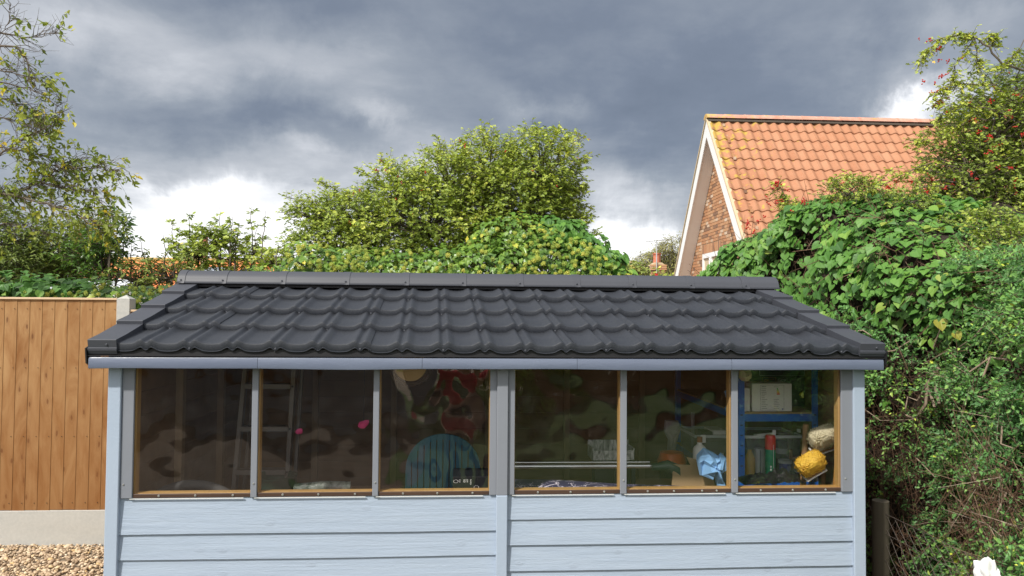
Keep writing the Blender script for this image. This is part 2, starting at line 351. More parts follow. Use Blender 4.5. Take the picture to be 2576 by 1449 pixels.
def fence_extra(n, L, tc, cs, tex):
    # knots: distorted rings, stretched along the board
    mp = n.new('ShaderNodeMapping'); mp.inputs['Scale'].default_value = (6.5, 1, 2.4); L.new(tc.outputs['Object'], mp.inputs[0])
    oi = n.new('ShaderNodeObjectInfo'); vm = n.new('ShaderNodeVectorMath'); vm.operation = 'SCALE'; vm.inputs[0].default_value = (11, 3, 47)
    L.new(oi.outputs['Random'], vm.inputs['Scale']); L.new(vm.outputs[0], mp.inputs['Location'])
    sx_ = n.new('ShaderNodeSeparateXYZ'); cx_ = n.new('ShaderNodeCombineXYZ'); L.new(mp.outputs[0], sx_.inputs[0]); L.new(sx_.outputs[0], cx_.inputs[0]); L.new(sx_.outputs[2], cx_.inputs[1])
    wb_ = tex(9, (1, 1, .5)); vb_ = n.new('ShaderNodeVectorMath'); vb_.operation = 'MULTIPLY_ADD'; L.new(wb_, vb_.inputs[0]); vb_.inputs[1].default_value = (.25, .25, 0); L.new(cx_.outputs[0], vb_.inputs[2])
    v = n.new('ShaderNodeTexVoronoi'); v.voronoi_dimensions = '2D'; v.inputs['Scale'].default_value = 1.0; L.new(vb_.outputs[0], v.inputs['Vector'])
    mr = n.new('ShaderNodeMapRange'); mr.inputs[1].default_value = .03; mr.inputs[2].default_value = .15; mr.inputs[3].default_value = .8; mr.inputs[4].default_value = 0
    L.new(v.outputs['Distance'], mr.inputs[0])
    w = n.new('ShaderNodeMath'); w.operation = 'MULTIPLY'; w.inputs[1].default_value = 55; L.new(v.outputs['Distance'], w.inputs[0])
    sn = n.new('ShaderNodeMath'); sn.operation = 'SINE'; L.new(w.outputs[0], sn.inputs[0])
    ma = n.new('ShaderNodeMath'); ma.operation = 'MULTIPLY_ADD'; ma.inputs[1].default_value = .35; ma.inputs[2].default_value = .65; L.new(sn.outputs[0], ma.inputs[0])
    ml = n.new('ShaderNodeMath'); ml.operation = 'MULTIPLY'; L.new(ma.outputs[0], ml.inputs[0]); L.new(mr.outputs[0], ml.inputs[1])
    mx = n.new('ShaderNodeMix'); mx.data_type = 'RGBA'; L.new(ml.outputs[0], mx.inputs['Factor']); L.new(cs, mx.inputs['A']); mx.inputs['B'].default_value = (.095, .028, .007, 1)
    # preservative has soaked in deeper towards the foot of the boards
    sp = n.new('ShaderNodeSeparateXYZ'); L.new(tc.outputs['Object'], sp.inputs[0])
    t = tex(1.5, (1, 1, 1), rnd=False)
    ad = n.new('ShaderNodeMath'); ad.operation = 'MULTIPLY_ADD'; ad.inputs[1].default_value = 1.2; L.new(t, ad.inputs[0]); L.new(sp.outputs[2], ad.inputs[2])
    m2 = n.new('ShaderNodeMapRange'); m2.inputs[1].default_value = .7; m2.inputs[2].default_value = 2.5; m2.inputs[3].default_value = .62; m2.inputs[4].default_value = 0; L.new(ad.outputs[0], m2.inputs[0])
    my = n.new('ShaderNodeMix'); my.data_type = 'RGBA'; L.new(m2.outputs[0], my.inputs['Factor']); L.new(mx.outputs['Result'], my.inputs['A']); my.inputs['B'].default_value = (.185, .068, .014, 1)
    return my.outputs['Result']
m_fence = mat('golden_brown_feather_board', None, .62, spec=.3, tone=('obj', [(0, (.215, .090, .026)), (.5, (.28, .135, .044)), (1, (.37, .205, .085))]),
              var=[(26, (1, 1, .035), .6, (.20, .082, .022)), (7, (1.2, 1, .13), .65, (.21, .085, .022), 3.5), (3.2, (1.6, 1, .4), .7, (.42, .255, .115), 2.0)], bump=(55, (1, 1, .05), .35, .0015), extra=fence_extra)
m_cap_rail = mat('pale_capping_rail', (.62, .46, .30), .6, var=(12, (.1, 1, 1), .5, (.50, .33, .18)))
m_conc = mat('cast_concrete', (.42, .42, .40), .8, var=[(2.2, (1, 1, 2.5), .6, (.34, .345, .335)), (40, (1, 1, 1), .3, (.58, .575, .54)), (1.1, (.3, 1, 3), .35, (.48, .44, .37))], bump=[(90, (1, 1, 1), .3, .002), (9, (1, 1, 1), .2, .004)])
m_ground = mat('gravel_bed', (.30, .235, .165), .9, var=[(60, (1, 1, 1), .9, (.12, .09, .065)), (25, (1, 1, 1), .6, (.42, .35, .26))], bump=(70, (1, 1, 1), .9, .02))
m_pebble = mat('rounded_pebble', None, .62, spec=.35, tone=('attr', [(0, (.06, .052, .055)), (.10, (.19, .13, .085)), (.35, (.38, .27, .17)), (.6, (.52, .40, .275)), (.78, (.66, .54, .385)), (.9, (.60, .41, .19)), (1, (.85, .78, .66))]))
m_lawn = mat('lawn_grass', (.07, .12, .02), .9, var=[(3, (1, 1, 1), .5, (.10, .15, .03)), (60, (1, 1, 1), .6, (.035, .07, .012))], bump=(60, (1, 1, 1), .8, .03))
def leafmat(name, stops, src='attr', rough=.5, tr=.2, spec=.4):
    return mat(name, None, rough, spec=spec, tone=(src, stops), transl=tr, bump=(1, (1, 1, 1), 0.0, .001) if False else None)
BIND = [(0, (.040, .115, .022)), (.3, (.078, .195, .034)), (.65, (.120, .265, .043)), (.93, (.185, .325, .052)), (1, (.28, .34, .06))]
IVY = [(0, (0.046, 0.097, 0.022)), (0.5, (0.102, 0.205, 0.031)), (0.85, (0.229, 0.356, 0.049)), (1, (0.594, 0.534, 0.071))]
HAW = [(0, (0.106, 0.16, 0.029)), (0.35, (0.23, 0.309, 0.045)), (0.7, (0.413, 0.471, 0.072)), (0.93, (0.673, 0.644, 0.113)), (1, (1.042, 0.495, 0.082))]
COTO = [(0, (0.061, 0.15, 0.055)), (0.45, (0.134, 0.299, 0.087)), (0.8, (0.269, 0.46, 0.097)), (1, (0.684, 0.736, 0.097))]
CHERRY = [(0, (0.088, 0.132, 0.03)), (0.45, (0.192, 0.248, 0.045)), (0.8, (0.352, 0.388, 0.068)), (1, (0.672, 0.527, 0.075))]
SAPL = [(0, (0.09, 0.132, 0.032)), (0.5, (0.192, 0.254, 0.055)), (0.85, (0.356, 0.375, 0.087)), (1, (0.51, 0.265, 0.097))]
FAR = [(0, (0.143, 0.156, 0.042)), (0.5, (0.247, 0.247, 0.072)), (1, (0.39, 0.364, 0.12))]
m_bind, m_bind_o = leafmat('bindweed_leaf', BIND), leafmat('bindweed_leaf_single', BIND, 'obj')
m_ivy, m_ivy_o = leafmat('ivy_leaf', IVY, rough=.35), leafmat('ivy_leaf_single', IVY, 'obj', rough=.35)
m_haw = leafmat('hawthorn_leaf', HAW); m_coto = leafmat('small_round_leaf', COTO); m_cherry = leafmat('yellowing_leaf', CHERRY, tr=.4)
m_sapl = leafmat('sapling_leaf', SAPL); m_far = leafmat('distant_leaf', FAR)
m_ivyf = mat('ivy_flower_ball', (.30, .34, .06), .7, tone=('obj', [(0, (.28, .36, .06)), (.6, (.42, .48, .08)), (1, (.55, .54, .10))]), transl=.15)
m_bark = mat('grey_brown_bark', (.10, .078, .058), .85, var=(20, (1, 1, 1), .5, (.20, .165, .13)), bump=(60, (1, 1, .3), .6, .004))
m_twig = mat('dry_brown_twig', None, .85, tone=('attr', [(0, (.045, .024, .014)), (.5, (.115, .060, .034)), (.85, (.21, .125, .075)), (1, (.36, .29, .22))]))
m_core = mat('hedge_dark_core', (.026, .017, .011), .95, var=(30, (1, 1, 1), .7, (.05, .032, .02)), bump=(30, (1, 1, 1), 1, .05))  # colour of the dark light-blocking sheet added within the hedge
m_berry = mat('red_haw', (.45, .022, .014), .3, spec=.5)

# ------------------------------------------------------------------ ground
def sheet(name, x0, x1, y0, y1, z, mt):
    return MB().poly([(x0, y0, z), (x1, y0, z), (x1, y1, z), (x0, y1, z)], [(0, 1, 2, 3)]).build(name, mt, kind='structure')
sheet('ground', -300, 300, -300, 400, -.012, m_ground)
sheet('lawn', -12, 14, -16, -1.5, .0, m_lawn)
def gravel():
    n = 9500
    t = (1+5**.5)/2
    ico = unit(np.array([(-1, t, 0), (1, t, 0), (-1, -t, 0), (1, -t, 0), (0, -1, t), (0, 1, t), (0, -1, -t), (0, 1, -t), (t, 0, -1), (t, 0, 1), (-t, 0, -1), (-t, 0, 1)], float))
    f = np.array([(0, 11, 5), (0, 5, 1), (0, 1, 7), (0, 7, 10), (0, 10, 11), (1, 5, 9), (5, 11, 4), (11, 10, 2), (10, 7, 6), (7, 1, 8), (3, 9, 4), (3, 4, 2), (3, 2, 6), (3, 6, 8), (3, 8, 9), (4, 9, 5), (2, 4, 11), (6, 2, 10), (8, 6, 7), (9, 8, 1)])
    P = np.stack([G.uniform(-3.0, -.02, n), 3.03-G.uniform(0, 1, n)**1.15*1.75, G.uniform(-.006, .012, n)], 1)
    s = G.lognormal(0, .33, (n, 1))*.0108*np.stack([G.uniform(.9, 1.7, n), G.uniform(.8, 1.1, n), G.uniform(.5, .8, n)], 1)
    a = G.uniform(0, 2*PI, n); tl = G.normal(0, .3, n)
    v = ico[None]*(1+G.normal(0, .10, (n, 12, 1)))*s[:, None]
    x = v[..., 0]*np.cos(tl)[:, None]-v[..., 2]*np.sin(tl)[:, None]; z = v[..., 0]*np.sin(tl)[:, None]+v[..., 2]*np.cos(tl)[:, None]
    y = v[..., 1]
    V = np.stack([x*np.cos(a)[:, None]-y*np.sin(a)[:, None], x*np.sin(a)[:, None]+y*np.cos(a)[:, None], z], 2)+P[:, None]
    Fc = (np.arange(n)*12)[:, None, None]+f[None]
    tone = np.clip(G.beta(2.2, 2.0, n), 0, 1)
    o = link('gravel', npmesh('gravel', V, Fc.reshape(-1, 3), m_pebble, smooth=True, tone=np.repeat(tone, 20)), kind='stuff')
gravel()

# ------------------------------------------------------------------ shed
SW, SD = 3.66, 2.2
OX = .038; OY = -.09
EZ0 = 1.8575                     # lower edge of the roof covering
RY, RZ = 1.10, 2.182             # ridge line of the slope
PIT = math.atan2(RZ-EZ0, RY-OY); SL = math.hypot(RZ-EZ0, RY-OY)
SKEW = -.055                     # the roof has racked a little to the left towards its ridge
def slope(x, s, h=0.0):          # s along the slope from the eaves, h above it
    return (x+SKEW*s/SL, OY+s*math.cos(PIT)-h*math.sin(PIT), EZ0+s*math.sin(PIT)+h*math.cos(PIT))
shed = thing('garden_shed', 'light blue boarded garden shed with black tile-effect sheet roof and six windows', 'shed', (0, 0, 0))

def shiplap(x0, x1, ztop, first, pitch, n):
    z1 = ztop; z0 = first
    for i in range(n):
        w = R.uniform(-.0015, .0015)
        mb = MB(); nx = 14
        prof = [(-.004, z1+.012), (-.0155+w, z0), (-.002, z0), (.004, z1+.012)]
        rows = []
        for k in range(nx+1):
            x = x0+(x1-x0)*k/nx
            dz = .0012*math.sin(x*3.1+i*1.7)+R.uniform(-.0005, .0005)
            rows.append([mb.bm.verts.new((x, y-.000*k, z+dz)) for y, z in prof])
        for a, b in zip(rows, rows[1:]):
            for k in range(4): mb.bm.faces.new((a[k], b[k], b[(k+1) % 4], a[(k+1) % 4]))
        mb.bm.faces.new(rows[0]); mb.bm.faces.new(rows[-1][::-1])
        mb.build('cladding_board', m_board, shed)
        z1 = z0; z0 = z0-pitch
        if z1 < .06: break
shiplap(.062, 1.835, 1.166, 1.0035, .1175, 10)
shiplap(1.86, SW-.058, 1.170, 1.0519, .1215, 10)
# corner posts and trims
def board(name, x0, x1, y0, y1, z0, z1, mt, bev=.003, parent=None):
    return MB().box(x0, x1, y0, y1, z0, z1).build(name, mt, parent or shed, bevel=bev)
def lean(o, dx):                 # push the foot of a post sideways a little, as it stands
    for v in o.data.vertices: v.co.x += dx*(1.75-v.co.z)
def px_x(px, py=1100, Y=0): return at(px, py, Y)[0]
o = board('corner_post', px_x(272, 935, -.03), px_x(305, 935, -.03), -.03, .04, 0, 1.85, m_corner)
o = board('corner_post', px_x(2148, 1100, -.03), px_x(2177, 1100, -.03), -.03, .04, 0, 1.85, m_corner)
xc0, xc1 = px_x(1250, 1100, -.035), px_x(1278, 1100, -.035)
board('centre_post', xc0, xc1, -.037, .0, 0, 1.172, m_corner)
board('centre_post', xc0, xc1, -.036, .0, 1.172, 1.86, m_strip)
# window uprights (name, px left, px right, y of the mid-height)
UP = [(305, 335), (632, 648), (938, 953), (1232, 1250), (1278, 1295), (1561, 1577), (1841, 1857), (2117, 2147)]
ux = []
for i, (a, b) in enumerate(UP):
    x0, x1 = px_x(a, 1100, -.018), px_x(b, 1100, -.018); ux.append((x0, x1))
    zs = 1.170
    o = board('window_upright', x0, x1, -.018, -.004, zs, 1.86, m_strip, .002)
    sx = x0+.010 if i in (4, ) else (x0+x1)/2+(0 if x1-x0 < .045 else -.012)
    for z in (1.235,):
        if i not in (3, 4):
            MB().lathe([(0, .004), (.003, .0035), (.0045, .001), (.0045, -.002)], 8, Matrix.Translation((sx, -.0185, z)) @ Matrix.Rotation(PI/2, 4, 'X')).build('screw', m_screw, o, smooth=True)
m_pane = bpy.data.materials.new('clear_acrylic_pane'); m_pane.use_nodes = True
def pane_nodes():
    n, L = m_pane.node_tree.nodes, m_pane.node_tree.links; n.clear()
    gl = n.new('ShaderNodeBsdfGlossy'); gl.inputs['Roughness'].default_value = .0; gl.inputs['Color'].default_value = (1, 1, 1, 1)
    tr = n.new('ShaderNodeBsdfTransparent'); tr.inputs[0].default_value = (.93, .93, .92, 1)
    lw = n.new('ShaderNodeLayerWeight'); lw.inputs[0].default_value = .5; pw = n.new('ShaderNodeMath'); pw.operation = 'POWER'; pw.inputs[1].default_value = 5; L.new(lw.outputs['Facing'], pw.inputs[0]); fr = n.new('ShaderNodeMath'); fr.operation = 'MULTIPLY_ADD'; fr.inputs[1].default_value = .96; fr.inputs[2].default_value = .04; L.new(pw.outputs[0], fr.inputs[0])
    mu = n.new('ShaderNodeMath'); mu.operation = 'MULTIPLY'; mu.inputs[1].default_value = 2.4; mu.use_clamp = True; L.new(fr.outputs[0], mu.inputs[0])
    ms = n.new('ShaderNodeMixShader'); L.new(mu.outputs[0], ms.inputs[0]); L.new(tr.outputs[0], ms.inputs[1]); L.new(gl.outputs[0], ms.inputs[2])
    # dust
    tc = n.new('ShaderNodeTexCoord'); nz = n.new('ShaderNodeTexNoise'); nz.inputs['Scale'].default_value = 14; nz.inputs['Detail'].default_value = 8; L.new(tc.outputs['Object'], nz.inputs[0])
    mr = n.new('ShaderNodeMapRange'); mr.inputs[1].default_value = .45; mr.inputs[2].default_value = .8; mr.inputs[3].default_value = .002; mr.inputs[4].default_value = .02; L.new(nz.outputs[0], mr.inputs[0])
    df = n.new('ShaderNodeBsdfDiffuse'); df.inputs[0].default_value = (.5, .5, .48, 1)
    m2 = n.new('ShaderNodeMixShader'); L.new(mr.outputs[0], m2.inputs[0]); L.new(ms.outputs[0], m2.inputs[1]); L.new(df.outputs[0], m2.inputs[2])
    o = n.new('ShaderNodeOutputMaterial'); L.new(m2.outputs[0], o.inputs[0])
pane_nodes()
from mathutils import noise as mn
PANES = [(0, 1), (1, 2), (2, 3), (4, 5), (5, 6), (6, 7)]
for k, (a, b) in enumerate(PANES):
    x0, x1 = ux[a][1]-.008, ux[b][0]+.008
    zb, zt = (1.178, 1.86)
    nx, nz = 40, 40; V = []; 
    amp = [.0022, .0026, .0042, .0040, .0034, .0012][k]
    for j in range(nz+1):
        for i in range(nx+1):
            u, v = i/nx, j/nz
            e = min(u, 1-u, v)*6; e = min(e, 1)
            x = x0+(x1-x0)*u; z = zb+(zt-zb)*v
            V.append((x, .0005+amp*e*(mn.noise(Vector((x*5.5, k*3.7, z*6.5)))+.45*mn.noise(Vector((x*14, k*9.1, z*13)))), z))
    Fc = np.array([(j*(nx+1)+i, j*(nx+1)+i+1, (j+1)*(nx+1)+i+1, (j+1)*(nx+1)+i) for j in range(nz) for i in range(nx)])
    link('window_pane', npmesh('window_pane', V, Fc, m_pane, smooth=True), shed)
    # bead with screws, timber sill behind the pane, pale line of sealant
    zz = .004 if k < 3 else .006
    bx0, bx1 = ux[a][1]+.001, ux[b][0]-.001
    bd = MB().box(bx0, bx1, -.011, -.001, 1.170, 1.188+.001*(k % 2)).build('sill_bead', m_bead, shed, bevel=.002)
    for f_ in ([.22, .53, .85] if k != 4 else [.2, .45, .72, .86]):
        MB().lathe([(0, .0045), (.004, .0035), (.0055, .001), (.0055, -.002)], 8, Matrix.Translation((bx0+(bx1-bx0)*f_, -.012, 1.180)) @ Matrix.Rotation(PI/2, 4, 'X')).build('screw', m_screw, bd, smooth=True)
    MB().box(bx0-.012, bx1-.03, -.0175, -.012, 1.1655, 1.1685).build('sealant', m_white_s, shed)
    MB().box(bx0-.006, bx1+.006, .004, .05, 1.15, 1.189).build('window_sill', m_pine, shed, bevel=.002)
for i, (x0, x1) in enumerate(ux):
    MB().box(x0-.003 if i else x0+.01, x1+.003 if i < 7 else x1-.012, .0065, .05, 1.1, 1.86).build('window_stud', m_pine, shed, bevel=.002)
# side walls, back wall inside and out
def wall_boards(axis, fixed, a0, a1, z0, z1, pitch=.125, face=1):
    z = z0; 
    while z < z1:
        zt = min(z+pitch+.01, z1+.005)
        if axis == 'y':   # wall across x at y=fixed
            MB().box(a0, a1, fixed, fixed+.012, z, zt-.012).build('cladding_board', m_inwall, shed)
        else:
            MB().box(fixed, fixed+.012, a0, a1, z, zt-.012).build('cladding_board', m_inwall, shed)
        z += pitch
wall_boards('y', SD, .01, SW-.01, 0, 1.84)
wall_boards('x', .01, .05, SD, 0, 1.84); wall_boards('x', SW-.022, .05, SD, 0, 1.84)
MB().box(.02, SW-.02, SD+.014, SD+.022, 0, 1.84).build('light_block_panel', m_inwall, shed)  # panel added behind the back boards to block light through their gaps
for x in (.5, 1.1, 1.83, 2.45, 3.05):
    MB().box(x, x+.045, SD-.04, SD, 0, 1.84).build('wall_stud', m_stud, shed, bevel=.002)
for y in (.75, 1.45):
    MB().box(.024, .064, y, y+.045, 0, 1.84).build('wall_stud', m_stud, shed); MB().box(SW-.064, SW-.024, y, y+.045, 0, 1.84).build('wall_stud', m_stud, shed)
MB().box(.02, SW-.02, .04, SD, .03, .06).build('shed_floor', m_inwall, shed)
gb = MB(); gb.prism([(0, 1.84), (SD, 1.84), (RY, RZ-.03)], .008, .024, 'x'); gb.prism([(0, 1.84), (SD, 1.84), (RY, RZ-.03)], SW-.026, SW-.01, 'x'); gb.build('gable_panel', m_inwall, shed)
# roof deck and rear slope
dk = MB(); dk.poly([slope(0, .02, -.012), slope(SW, .02, -.012), slope(SW, SL, -.012), slope(0, SL, -.012), slope(0, .02, -.03), slope(SW, .02, -.03), slope(SW, SL, -.03), slope(0, SL, -.03)],
                   [(0, 1, 2, 3), (7, 6, 5, 4), (0, 4, 5, 1), (1, 5, 6, 2), (2, 6, 7, 3), (3, 7, 4, 0)])
dk.build('roof_deck', m_inwall, shed)
bk = MB(); yb, zb_ = SD+.12, EZ0-.0
bk.poly([(SKEW-OX, RY, RZ), (SW+OX+SKEW, RY, RZ), (SW+OX, yb, zb_), (-OX, yb, zb_), (SKEW-OX, RY, RZ-.03), (SW+OX+SKEW, RY, RZ-.03), (SW+OX, yb, zb_-.03), (-OX, yb, zb_-.03)],
        [(0, 1, 2, 3), (7, 6, 5, 4), (0, 4, 5, 1), (1, 5, 6, 2), (2, 6, 7, 3), (3, 7, 4, 0)]); bk.build('rear_roof_slope', m_tile, shed)
# tile-effect sheets
PER = .1925; PH = .213
def prof(x):
    u = ((x-PH)/PER+.5) % 1-.5; a = abs(u)                 # u=0 in the groove between two ribs
    if a < .12: return -.005+.015*(.5-.5*math.cos(PI*a/.12))
    b = (a-.12)/(.5-.12)
    return .010-.021*(.5-.5*math.cos(PI*min(1, b*1.9)))*.45-.021*.55*math.sin(b*PI/2)
NC = 4; CL = SL/NC
def sheet_piece(c, x0, x1, lift, end=False):
    s0 = c*CL; L_ = CL+.02
    xs = []; n = max(8, int((x1-x0)/PER*30)); xs = [x0+(x1-x0)*i/n for i in range(n+1)]; xs[1:1] = [x0+.0008]; xs[-1:-1] = [x1-.0008]
    rows = []
    # row list: (s offset, extra height, factor of the profile)
    for ds, h, pf in [(.0, .006, 1), (-.0005, .0105, 1), (.001, .0345, 1), (.0045, .0385, 1), (.012, .0385, 1), (.025, .0375, 1), (.10, .030, 1), (.20, .019, 1), (L_, .009, 1)]:
        rows.append([slope(x, s0+ds, h+lift+prof(x)*pf*(1.0 if ds < .02 else .95)) for x in xs])
    rows = [[slope(x, s0-.007, .001+lift+prof(x)) for x in xs]] + [[slope(x, s0-.0075, .005+lift+prof(x)) for x in xs]] + rows
    V = np.array(rows).reshape(-1, 3); nr = len(rows); m_ = len(xs)
    Fc = np.array([(j*m_+i, j*m_+i+1, (j+1)*m_+i+1, (j+1)*m_+i) for j in range(nr-1) for i in range(m_-1)])
    me = npmesh('tile_sheet', V, Fc, m_tile, smooth=True)
    me.set_sharp_from_angle(angle=math.radians(48))
    o = link('tile_sheet', me, shed)
    md = o.modifiers.new('thick', 'SOLIDIFY'); md.thickness = .002; md.offset = -1
    for k in range(40):
        x = PH+k*PER
        if x0+.02 < x < x1-.02 and (k+c*2) % 2 == (0 if c % 2 else 1):
            MB().lathe([(0, .003), (.0035, .0028), (.0055, .001), (.0055, -.004)], 8, Matrix.Translation(slope(x, s0-.003, .012+lift+prof(x))) @ Matrix.Rotation(PI/2, 4, 'X')).build('screw', m_cap, o, smooth=True)
seams = {0: [912, 1455, 1990], 1: [548, 1105, 1620], 2: [948, 1430, 1860], 3: [628, 1108, 1580]}
for c in range(NC):
    s = (c+.05)*CL; yy = slope(0, s)[1]; zz = slope(0, s)[2]
    xs = []
    for p_ in seams[c]:
        x = at(p_, 850, yy)[0]-SKEW*s/SL
        k = round((x-PH)/PER-.16); xs.append(PH+k*PER+.038)
    xs = [-OX+.10]+xs+[SW+OX-.10]
    for i in range(len(xs)-1):
        sheet_piece(c, xs[i]-(0 if i == 0 else .0), xs[i+1]+(.012 if i < len(xs)-2 else 0), .0035 if i % 2 == 0 else 0.0)
# verge pieces: stepped boxes along both rakes
for side in (0, 1):
    for c in range(NC):
        mb = MB(); s0, s1 = c*CL-.012, (c+1)*CL+.01
        if c == NC-1: s1 = SL-.02
        w0 = .125; xa, xb = (-OX, -OX+w0) if side == 0 else (SW+OX-w0, SW+OX)
        top0, top1 = .052, .034
        def ring(s, t, lo):
            return [mb.bm.verts.new(slope(xa, s, lo)), mb.bm.verts.new(slope(xb, s, lo)), mb.bm.verts.new(slope(xb, s, t)), mb.bm.verts.new(slope(xa, s, t))]
        A = ring(s0, .004, -.012); A2 = ring(s0, .014, -.012); B = ring(s0+.004, .016, -.012); B2 = ring(s0+.006, top0-.002, -.012); B3 = ring(s0+.009, top0, -.012); D = ring(s0+.12, (top0+top1)/2+.000, -.012); E_ = ring(s1, top1, -.012)
        rs = [A2, B, B2, B3, D, E_]
        for p, q in zip(rs, rs[1:]):
            for k in range(4): mb.bm.faces.new((p[k], p[(k+1) % 4], q[(k+1) % 4], q[k]))
        mb.bm.faces.new(A2[::-1]); mb.bm.faces.new(E_)
        for v in A: mb.bm.verts.remove(v)
        # step flange under the end face
        o = mb.build('verge_cap', m_cap, shed)
        f1 = MB(); a, b = slope(0, s0, 0), 0
        f1.box(xa+SKEW*s0/SL-.002, xb+SKEW*s0/SL+.002, a[1]-.006, a[1]+.002, a[2]+.006, a[2]+.012); f1.box(xa+SKEW*s0/SL-.002, xb+SKEW*s0/SL+.001, a[1]-.004, a[1]+.002, a[2]+.000, a[2]+.003)
        f1.build('verge_flange', m_cap, o)
        MB().lathe([(0, .003), (.0035, .0028), (.0055, .001), (.0055, -.004)], 8, Matrix.Translation(slope((xa+xb)/2+.02, s0+.003, .03)) @ Matrix.Rotation(PI/2, 4, 'X')).build('screw', m_cap, o, smooth=True)
# dark closure and eaves
MB().box(-OX-.004, SW+OX+.004, OY+.002, OY+.03, 1.834, EZ0+.006).build('eaves_filler', m_black, shed)
MB().box(-OX-.006, SW+OX+.006, OY-.012, OY+.02, 1.832, 1.8355).build('eaves_filler', m_black, shed)
for sx in (-OX-.009, SW+OX+.003):
    MB().poly([slope(sx, -.02, .016), slope(sx, SL, .006), slope(sx, SL, -.05), (sx, OY+.01, 1.79), (sx, OY-.012, 1.80)] + [slope(sx+.006, -.02, .016), slope(sx+.006, SL, .006), slope(sx+.006, SL, -.05), (sx+.006, OY+.01, 1.79), (sx+.006, OY-.012, 1.80)],
              [(0, 1, 2, 3, 4), (9, 8, 7, 6, 5), (0, 5, 6, 1), (1, 6, 7, 2), (2, 7, 8, 3), (3, 8, 9, 4), (4, 9, 5, 0)]).build('barge_board', m_black, shed)
fx = [-OX+.002]+[px_x(p, 910, OY-.01) for p in (648, 1062, 1452, 1841)]+[SW+OX-.004]
for a, b in zip(fx, fx[1:]):
    mb = MB(); n = 16
    pr = [(0, 1.829), (-.007, 1.826), (-.010, 1.820), (-.012, 1.785), (-.010, 1.776), (0, 1.7735), (.012, 1.775), (.012, 1.829)]
    rows = []
    for i in range(n+1):
        x = a+.0008+(b-a-.0016)*i/n; wv = .0022*math.sin(x*4.2)+.0012*math.sin(x*9+1)
        rows.append([mb.bm.verts.new((x, OY+y, z+(wv if z < 1.8 else 0))) for y, z in pr])
    for p, q in zip(rows, rows[1:]):
        for k in range(8): mb.bm.faces.new((p[k], q[k], q[(k+1) % 8], p[(k+1) % 8]))
    mb.bm.faces.new(rows[0]); mb.bm.faces.new(rows[-1][::-1]); mb.build('fascia_board', m_fascia, shed, smooth=True)
MB().box(-OX+.01, SW+OX-.01, OY+.014, 0.0, 1.80, 1.812).build('soffit', m_black, shed)
# ridge caps
rj = [452, 556, 704, 863, 1012, 1155, 1298, 1440, 1580, 1725, 1862, 1950]
rx = [at(p, 712, RY-.05)[0] for p in rj]
RR = .086
def cap(x0, x1, lift, band):
    mb = MB(); rows = []
    N = 14
    stations = [(x0, .0035), (x0+.001, .0035), (x0+.0445, .0035), (x0+.045, .0035), (x0+.0465, 0), (x0+.0475, 0), (x1-.001, 0), (x1, 0)]
    for x, l in stations:
        row = []
        for k in range(N+1):
            th = PI*(.04+.92*k/N); r = RR+l+lift
            row.append((x, RY-r*math.cos(th)*1.0, RZ+.027+r*math.sin(th)*.86))
        row = [(x, RY-(RR+lift+l)*1.0-.012, RZ+.020)]+row+[(x, RY+(RR+lift+l)+.012, RZ+.020)]
        rows.append([mb.bm.verts.new(p) for p in row])
    for p, q in zip(rows, rows[1:]):
        for k in range(len(p)-1): mb.bm.faces.new((p[k], q[k], q[k+1], p[k+1]))
    o = mb.build('ridge_cap', m_cap, shed, smooth=True)
    md = o.modifiers.new('thick', 'SOLIDIFY'); md.thickness = .004; md.offset = -1
    xs_ = x0+.022
    MB().lathe([(0, .003), (.0035, .0028), (.0055, .001), (.0055, -.004)], 8, Matrix.Translation((xs_, RY-RR-.006, RZ+.040)) @ Matrix.Rotation(PI/2, 4, 'X')).build('screw', m_cap, o, smooth=True)
for i in range(len(rx)-1):
    cap(rx[i], rx[i+1]+.01, .0 if i % 2 else .001, True)
# end disc of the ridge
for x in (rx[0]+.004, rx[-1]-.0):
    mb = MB(); N = 14
    pts = [(RY-RR*math.cos(PI*k/N)*.98, RZ+.020+RR*math.sin(PI*k/N)*.88) for k in range(N+1)]
    mb.prism(pts, x, x+.004, 'x'); mb.build('ridge_end', m_cap, shed)
MB().box(rx[0]+.03, rx[-1]-.03, RY-RR+.012, RY-RR+.03, RZ+.000, RZ+.024).build('ridge_foam', m_black, shed)
# ------------------------------------------------------------------ things in the shed
def P(name, col, rough=.5, **k): return mat(name, col, rough, **k)
m_rubber = P('tyre_rubber', (.07, .07, .072), .7, bump=(120, (1, 1, 1), .4, .002)); m_rim = P('dull_rim', (.13, .12, .12), .5, metal=.3)
m_alu = P('brushed_aluminium', (.66, .67, .68), .32, metal=.85, var=(30, (.05, 1, 1), .4, (.45, .46, .47)))
m_shelf = P('blue_shelf_steel', (.012, .11, .48), .4, var=(4, (1, 1, 1), .3, (.02, .15, .55)))
m_teal = P('teal_blue_plastic', (.03, .125, .19), .45, var=(5, (1, 1, 1), .4, (.045, .17, .21)))
m_dark = P('dark_plastic', (.014, .015, .018), .4); m_dgreen = P('dark_green_plastic', (.018, .05, .033), .4)
m_white = P('white_card', (.80, .80, .78), .6, var=(3, (1, 1, 1), .4, (.70, .70, .69))); m_print = P('grey_print', (.16, .16, .17), .6)
m_cardb = P('brown_cardboard', (.36, .245, .13), .8, var=(6, (1, 1, 1), .5, (.28, .18, .09))); m_tissue = P('blue_paper_towel', (.20, .42, .74), .9, var=(12, (1, 1, 1), .4, (.30, .52, .82)))
m_clearp = P('cloudy_clear_plastic', (.45, .48, .50), .35)
